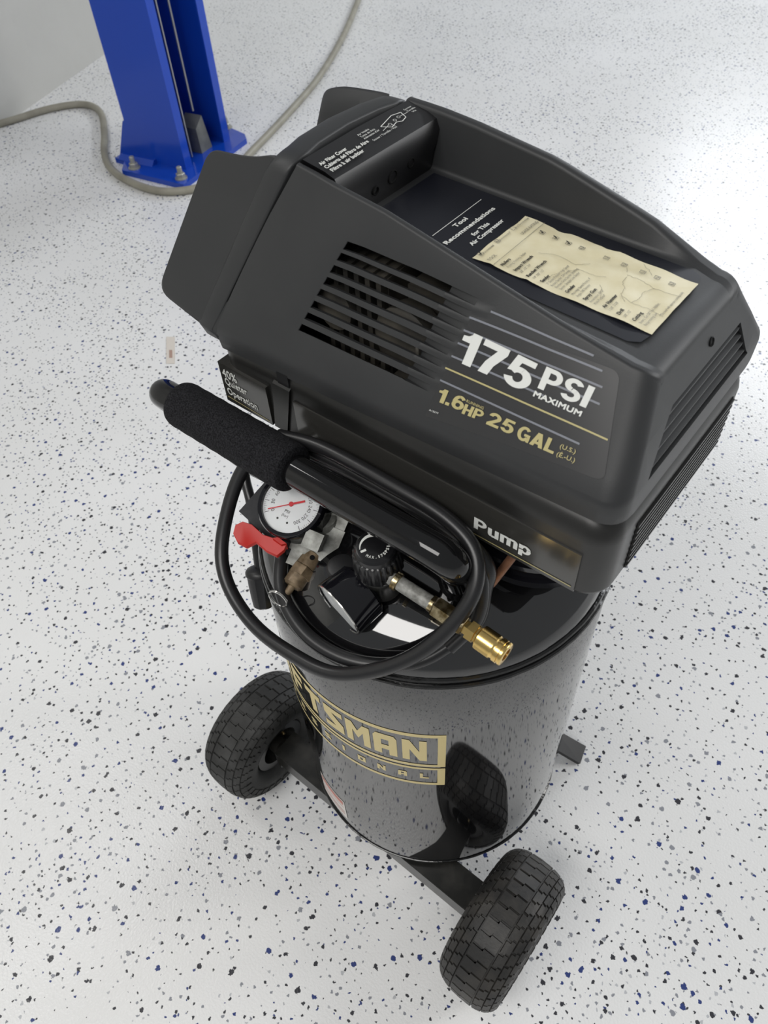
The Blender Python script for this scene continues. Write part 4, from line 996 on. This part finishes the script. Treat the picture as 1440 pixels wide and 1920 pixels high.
bm = bmesh.new(); lathe(bm, mc + ax * .034, ax, [(0, .0105), (.002, .0115), (.006, .0115), (.007, .0100)], 20); lathe(bm, mc + ax * .054, ax, [(0, .0105), (.001, .0112), (.003, .0112), (.004, .010)], 20); fix(bm); lk_('thread_seal', bm, 'seal')['label'] = 'rust-red thread seal'
bm = bmesh.new(); lathe(bm, mc + ax * .038, ax, [(0, .0105), (.022, .0108), (.028, .0108)], 20); fix(bm); lk_('nipple', bm, 'zinc')
# red lever
bm = bmesh.new(); lz = gp - gd * .052 + Vector((-0.3119, -0.8707, -0.3802)) * .034
lev = [(-0.1108, -0.1867, 0.7991), (-0.1131, -0.1801, 0.8043), (-0.1093, -0.1732, 0.8058), (-0.1012, -0.1691, 0.8031), (-0.0882, -0.1681, 0.7957), (-0.0747, -0.1616, 0.7916), (-0.0654, -0.1598, 0.7875), (-0.0647, -0.1642, 0.7846), (-0.0676, -0.1726, 0.7815), (-0.0776, -0.1760, 0.7852), (-0.0899, -0.1772, 0.7916), (-0.0947, -0.1863, 0.7895), (-0.1037, -0.1892, 0.7934)]
top = [bm.verts.new(p) for p in lev]; ln_ = Vector((0.1894, -0.1633, 0.9682))
bot = [bm.verts.new(v.co - ln_ * .006) for v in top]
bm.faces.new(top); bm.faces.new(list(reversed(bot)))
for k in range(len(lev)): bm.faces.new((top[k], bot[k], bot[(k + 1) % len(lev)], top[(k + 1) % len(lev)]))
bmesh.ops.triangulate(bm, faces=[f for f in bm.faces if len(f.verts) > 4]); fix(bm); bevel(bm, .0005, 1, 50)
pz = [Vector((-0.0773, -0.1655, 0.7928)), Vector((-0.0740, -0.1613, 0.7926)), Vector((-0.0650, -0.1595, 0.7874)), Vector((-0.0683, -0.1637, 0.7875))]
hexa(bm, [p - ln_ * .010 for p in pz] + [p + ln_ * .004 for p in pz])
fix(bm); lk_('lever', bm, 'red')['label'] = 'red plastic switch lever'
# relief valve
ra = Vector((-0.0519, -0.1375, 0.7591)); rb = Vector((-0.0496, -0.1766, 0.7483)); rd = (rb - ra).normalized(); L = (rb - ra).length
bm = bmesh.new(); lathe(bm, ra, rd, [(0, .0105), (.001, .0115), (L * .40, .0115), (L * .41, .0108)], 24)
lathe(bm, ra + rd * (L * .41), rd, [(0, .0125), (.001, .0135), (L * .26, .0135), (L * .28, .0125)], 6)
lathe(bm, ra + rd * (L * .68), rd, [(0, .0115), (L * .26, .0110), (L * .32, .008)], 24); lathe(bm, ra + rd * L, rd, [(0, .004), (.012, .0036)], 12); fix(bm)
RV = lk_('relief_valve', bm, 'bronze'); RV['label'] = 'dull bronze safety relief valve'
bm = bmesh.new()
for s in (-1, 1):
    pz = ra + rd * (L * .22) + (Vector((0.2310, -0.5380, 0.8106)) * .0085 + Vector((0.3852, 0.8612, 0.3316)) * (.0055 * s)); lathe(bm, pz, (Vector((0.2367, -0.5513, 0.8307)) + Vector((0.2535, 0.4959, 0.1726)) * s), [(0, .0026), (.0030, .0026)], 12)
fix(bm); vh = link('vent_hole', bm, 'recess_shade', None); vh.parent = RV
bm = bmesh.new(); rc2 = ra + rd * (L + .014) + Vector((0.1515, -0.5854, 0.7964)) * .012; e1 = Vector((0.8821, 0.0686, -0.4661)); e2 = Vector((0.5187, 0.1358, 0.8441))
pts = [rc2 + e1 * .0105 * math.cos(a) + e2 * .0105 * math.sin(a) + e1.cross(e2) * (.0012 * a / 6.28) for a in [k * math.pi / 16 for k in range(58)]]; tube(bm, pts, .00075, 8); fix(bm); pr2 = link('pull_ring', bm, 'chrome', None); pr2.parent = RV; pr2['label'] = 'small steel pull ring'
# regulator knob
kt = Vector((0.0360, -0.1395, 0.8422)); kd = Vector((0.0222, -0.1066, 0.9941)); kx = Vector((0.7994, 0.5956, -0.0789))
bm = bmesh.new(); n = 96
lathe(bm, kt - kd * .034, kd, [(0, .0225), (.002, .0240), (.024, .0222), (.026, .0215), (.0268, .0200), (.0310, .0192), (.0335, .0175), (.0340, .0155)], n, mod=lambda i, k: (1.0 if (i // 2 % 2) or k > 3 or k == 0 else .955), xdir=kx); fix(bm)
KN = lk_('regulator_knob', bm, 'knob', angle=20); KN['label'] = 'ribbed black regulator knob with a scale'
kx = (kx - kd * kx.dot(kd)).normalized(); ky = kd.cross(kx); kmp = lambda u, v: (kt + kx * u + ky * v, kd)
bm = bmesh.new()
def kring(a0, a1, r0, r1, n=14):
    prev = None
    for k in range(n + 1):
        t = k / n; a = R(lerp(a0, a1, t)); rr0 = lerp(r0[0], r0[1], t); rr1 = lerp(r1[0], r1[1], t)
        cur = (bm.verts.new(kmp(rr0 * math.cos(a), rr0 * math.sin(a))[0] + kd * .0004), bm.verts.new(kmp(rr1 * math.cos(a), rr1 * math.sin(a))[0] + kd * .0004))
        if prev: bm.faces.new((prev[0], cur[0], cur[1], prev[1]))
        prev = cur
kring(195, 70, (.0135, .0090), (.0142, .0138))
strip2(bm, kmp, [(-.0125, -.0062), (-.0078, -.0040)], .0024, .0004, 1)
strip2(bm, kmp, [(.0072, .0085), (.0122, .0095)], .0022, .0004, 1); strip2(bm, kmp, [(.0102, .0062), (.0092, .0118)], .0022, .0005, 1)
for k, ch in enumerate('MAX.175PSIG'):
    a = R(238 + k * 13.2); c0 = Vector((.0120 * math.cos(a), .0120 * math.sin(a))); td = Vector((-math.sin(a), math.cos(a))); rd_ = -Vector((math.cos(a), math.sin(a)))
    hw = .0010 if ch not in '1I.' else .0004
    lettering(bm, ch, kmp, c0 - td * hw - rd_ * .0014, c0 + td * hw - rd_ * .0014, c0 - td * hw + rd_ * .0014, .02, .0004)
fix(bm); kl = link('knob_print', bm, 'white', None, smooth=False); kl.parent = KN
# regulator body with bonnet under the knob
kb = kt - kd * .034
bm = bmesh.new(); lathe(bm, kb - kd * .040, kd, [(0, .014), (.004, .019), (.026, .019), (.030, .0215), (.036, .0215), (.040, .018)], 28); fix(bm); lk_('regulator_body', bm, 'steel_black')
bm = bmesh.new(); q = Vector((-0.0011, -0.1495, 0.7927)); lathe(bm, q - kd * .02, kd, [(0, .014), (.018, .0150), (.021, .013), (.022, .010)], 28); fix(bm); lk_('lock_cap', bm, 'plastic_dark')['label'] = 'small round black cap beside the knob'
# outlet gauge
g2 = Vector((0.0176, -0.1773, 0.7695)); d2 = Vector((-0.1885, -0.9698, -0.1547))
g2x = (Vector((0.9385, -0.0836, -0.3349))); g2x = (g2x - d2 * g2x.dot(d2)).normalized(); g2y = d2.cross(g2x)
bm = bmesh.new(); r2_ = .0305
lathe(bm, g2 - d2 * .034, d2, [(0, .0147), (.001, r2_ - .005), (.005, r2_ - .001), (.030, r2_), (.0345, r2_), (.0352, r2_ - .001), (.0352, r2_ - .0022), (.0325, r2_ - .0025)], 56); fix(bm)
G2 = lk_('outlet_gauge', bm, 'gloss'); G2['label'] = 'smaller black pressure gauge turned away to the side'
dial(G2, g2 - d2 * .0008, d2, g2x, g2y, r2_ - .0024, False)
bm = bmesh.new(); tube(bm, [g2 + d2 * .0012 + (g2x * math.cos(a) + g2y * math.sin(a)) * (r2_ - .0012) for a in [2 * math.pi * k / 64 for k in range(64)]], .0011, 8, closed=True); fix(bm); rg = link('bezel_ring', bm, 'chrome', None); rg.parent = G2
bm = bmesh.new(); gb = g2 - d2 * .034; q = kb - kd * .018; lathe(bm, gb, q - gb, [(0, .007), ((q - gb).length, .007)], 12); fix(bm); lk_('gauge_stem', bm, 'brass_worn')
# outlet pipe, coupling, knurled connector
pa = Vector((0.0485, -0.1426, 0.8138)); pb = Vector((0.1061, -0.1387, 0.8053)); pc = Vector((0.1342, -0.1406, 0.8013)); pe = Vector((0.1786, -0.1397, 0.8004))
pdv = (pb - pa).normalized(); Lp = (pb - pa).length
bm = bmesh.new(); lathe(bm, pa, pdv, [(0, .0068), (Lp + .004, .0072)], 24); fix(bm); lk_('outlet_pipe', bm, 'galv')['label'] = 'grey galvanised outlet pipe'
bm = bmesh.new(); lathe(bm, pa + pdv * .010, pdv, [(0, .0078), (.0008, .0092), (.003, .0088), (.0034, .0094), (.0055, .0090), (.006, .0078)], 20); fix(bm); lk_('pipe_collar', bm, 'brass_worn')
d3 = (pe - pb).normalized(); L3 = (pc - pb).length + .004
bm = bmesh.new(); lathe(bm, pb - d3 * .004, d3, [(0, .0088), (.002, .0104), (L3 - .001, .0104), (L3 + .001, .0092)], 6); lathe(bm, pb - d3 * .008, d3, [(0, .0080), (.006, .0082)], 20); fix(bm); lk_('hex_coupling', bm, 'brass_worn', angle=25)['label'] = 'worn plated brass hexagon coupling'
p4 = pb + d3 * (L3 - .003)
bm = bmesh.new(); lathe(bm, p4, d3, [(0, .0070), (.004, .0072), (.0045, .0098), (.012, .0098), (.0125, .0080), (.016, .0080)], 6); fix(bm); lk_('brass_nut', bm, 'brass', angle=25)['label'] = 'bright brass hexagon nut'
p5 = p4 + d3 * .0145; L5 = (pe - p5).length
bm = bmesh.new(); nk = 72; prof = [(0, .0085), (.0015, .0112)]
m0 = len(prof)
for k in range(1, 15): prof.append((.0015 + (L5 * .56) * k / 15, .0115))
m1 = len(prof); prof += [(L5 * .60, .0113), (L5 * .63, .0104), (L5 * .69, .0104), (L5 * .71, .0115), (L5 * .85, .0115), (L5 * .86, .0106), (L5 * .90, .0106), (L5 * .91, .0113), (L5 * .98, .0113), (L5, .0105), (L5, .0062), (L5 - .014, .0058)]
lathe(bm, p5, d3, prof, nk, mod=lambda i, k: (.955 if m0 <= k < m1 and (i + k) % 2 else 1)); fix(bm); lk_('knurled_coupler', bm, 'brass', angle=60)['label'] = 'bright knurled brass quick coupler'

# ---------------------------------------------------------------- lift column
uv_u = Vector((.98, .2, 0)).normalized(); uv_v = Vector((-uv_u.y, uv_u.x, 0)); PO = Vector((-2.137, 1.27, 0))
LC = empty('lift_column', PO); LC.rotation_euler = (0, 0, math.atan2(uv_u.y, uv_u.x)); tag(LC, 'blue steel car lift column bolted to the floor by the wall', 'lift column')
bm = bmesh.new(); pl_ = [(-.30, -.005), (.012, -.012), (.012, .42), (-.02, .455), (-.16, .50), (-.40, .50), (-.40, .07), (-.345, .065)]
top = [bm.verts.new((x, y, .02)) for x, y in pl_]; bot = [bm.verts.new((x, y, 0)) for x, y in pl_]
bm.faces.new(top); bm.faces.new(list(reversed(bot)))
for k in range(len(pl_)): bm.faces.new((top[k], bot[k], bot[(k + 1) % len(pl_)], top[(k + 1) % len(pl_)]))
bevel(bm, .002, 1); fix(bm); link('base_plate', bm, 'blue', LC)
# C-channel, wall by wall in one profile
bm = bmesh.new(); H = 3.0; u0, u1, v0, v1, tt, lp = -.315, -.055, .095, .395, .007, .040
prof2 = [(u1, v0 + lp), (u1, v0), (u0, v0), (u0, v1), (u1, v1), (u1, v1 - lp), (u1 - tt, v1 - lp), (u1 - tt, v1 - tt), (u0 + tt, v1 - tt), (u0 + tt, v0 + tt), (u1 - tt, v0 + tt), (u1 - tt, v0 + lp)]
loft(bm, [[(x, y, z) for x, y in prof2] for z in (.02, H)], True, True); bevel(bm, .004, 2); fix(bm); link('column', bm, 'blue', LC, angle=30)
bm = bmesh.new(); box(bm, u0 + tt + .002, u0 + tt + .006, v0 + .01, v1 - .01, .02, H); fix(bm); link('inner_shade_sheet', bm, 'blue_shaded', LC)  # extra sheet over the web that carries the painted channel shade
bm = bmesh.new(); hexa(bm, [(-.395, .096, .02), (-.31, .096, .02), (-.31, .106, .02), (-.395, .106, .02), (-.325, .096, .165), (-.31, .096, .165), (-.31, .106, .165), (-.325, .106, .165)]); bevel(bm, .002, 1); fix(bm); link('gusset', bm, 'blue', LC)
bm = bmesh.new(); hexa(bm, [(-.375, .062, .02), (-.20, .062, .02), (-.20, .098, .02), (-.375, .098, .02), (-.370, .080, .038), (-.20, .080, .038), (-.20, .098, .038), (-.370, .098, .038)]); bevel(bm, .002, 1); fix(bm); link('foot_lip', bm, 'blue', LC)
for (x, y) in ((-.262, .028), (-.028, .028), (-.128, .478), (-.36, .46)):
    bm = bmesh.new(); lathe(bm, (x, y, .02), (0, 0, 1), [(0, .024), (.004, .024)], 20); lathe(bm, (x, y, .024), (0, 0, 1), [(0, .018), (.015, .018), (.017, .016)], 6); lathe(bm, (x, y, .04), (0, 0, 1), [(0, .010), (.024, .010), (.026, .008)], 14); fix(bm); link('anchor_bolt', bm, 'bolt', LC)
for (x, y, r_, z0) in ((-.085, .178, .0035, .03), (-.115, .185, .0045, .03), (-.125, .288, .0045, .16)):
    bm = bmesh.new(); lathe(bm, (x, y, z0), (0, 0, 1), [(0, r_), (H - z0 - .05, r_)], 10); fix(bm); link('lift_cable', bm, 'cable', LC)
bm = bmesh.new(); hexa(bm, [(-.165, .236, .02), (-.080, .236, .02), (-.080, .305, .02), (-.165, .305, .02), (-.165, .236, .115), (-.085, .236, .115), (-.085, .285, .150), (-.165, .285, .150)]); bevel(bm, .006, 2); fix(bm); pb_ = link('pulley_guard', bm, 'guard_grey', LC); pb_['label'] = 'grey metal pulley guard'

# ---------------------------------------------------------------- floor hose and scrap
hpts = [(-3.42, .62, .0147), (-3.345, .95, .0147), (-3.27, 1.24, .0147), (-3.225, 1.42, .0147), (-3.13, 1.535, .0147), (-2.985, 1.520, .0147), (-2.78, 1.385, .0147), (-2.63, 1.270, .0147), (-2.49, 1.195, .0147), (-2.330, 1.165, .0147), (-2.16, 1.185, .0147), (-2.06, 1.29, .0147), (-2.055, 1.45, .0147), (-2.12, 1.64, .0147), (-2.24, 1.96, .0147), (-2.41, 2.36, .0147), (-2.68, 2.85, .0147), (-3.01, 3.37, .0147), (-3.35, 3.9, .0147), (-3.7, 4.6, .0147)]
bm = bmesh.new(); tube(bm, catmull(hpts, 8), .0145, 12); fix(bm)
tag(link('floor_hose', bm, 'hose_tan'), 'grey-beige hose snaking over the floor around the blue column', 'hose')
bm = bmesh.new(); t = [(-1.4462, .5916), (-1.4244, .607), (-1.3242, .5203), (-1.3451, .5054)]
q = [Vector((x, y, .0006)) for x, y in t]; hexa(bm, q + [p + Vector((0, 0, .0007)) for p in q]); fix(bm)
TG = tag(link('paper_tag', bm, 'tag_a', smooth=False), 'small tan paper scrap with a brown stripe lying on the floor', 'paper scrap')
bm = bmesh.new(); q = [Vector((x, y, .0016)) for x, y in ((-1.388, .553), (-1.380, .5585), (-1.350, .5335), (-1.358, .528))]; bm.faces.new([bm.verts.new(p) for p in q]); fix(bm); link('printed_stripe', bm, 'tag_b', TG, smooth=False)
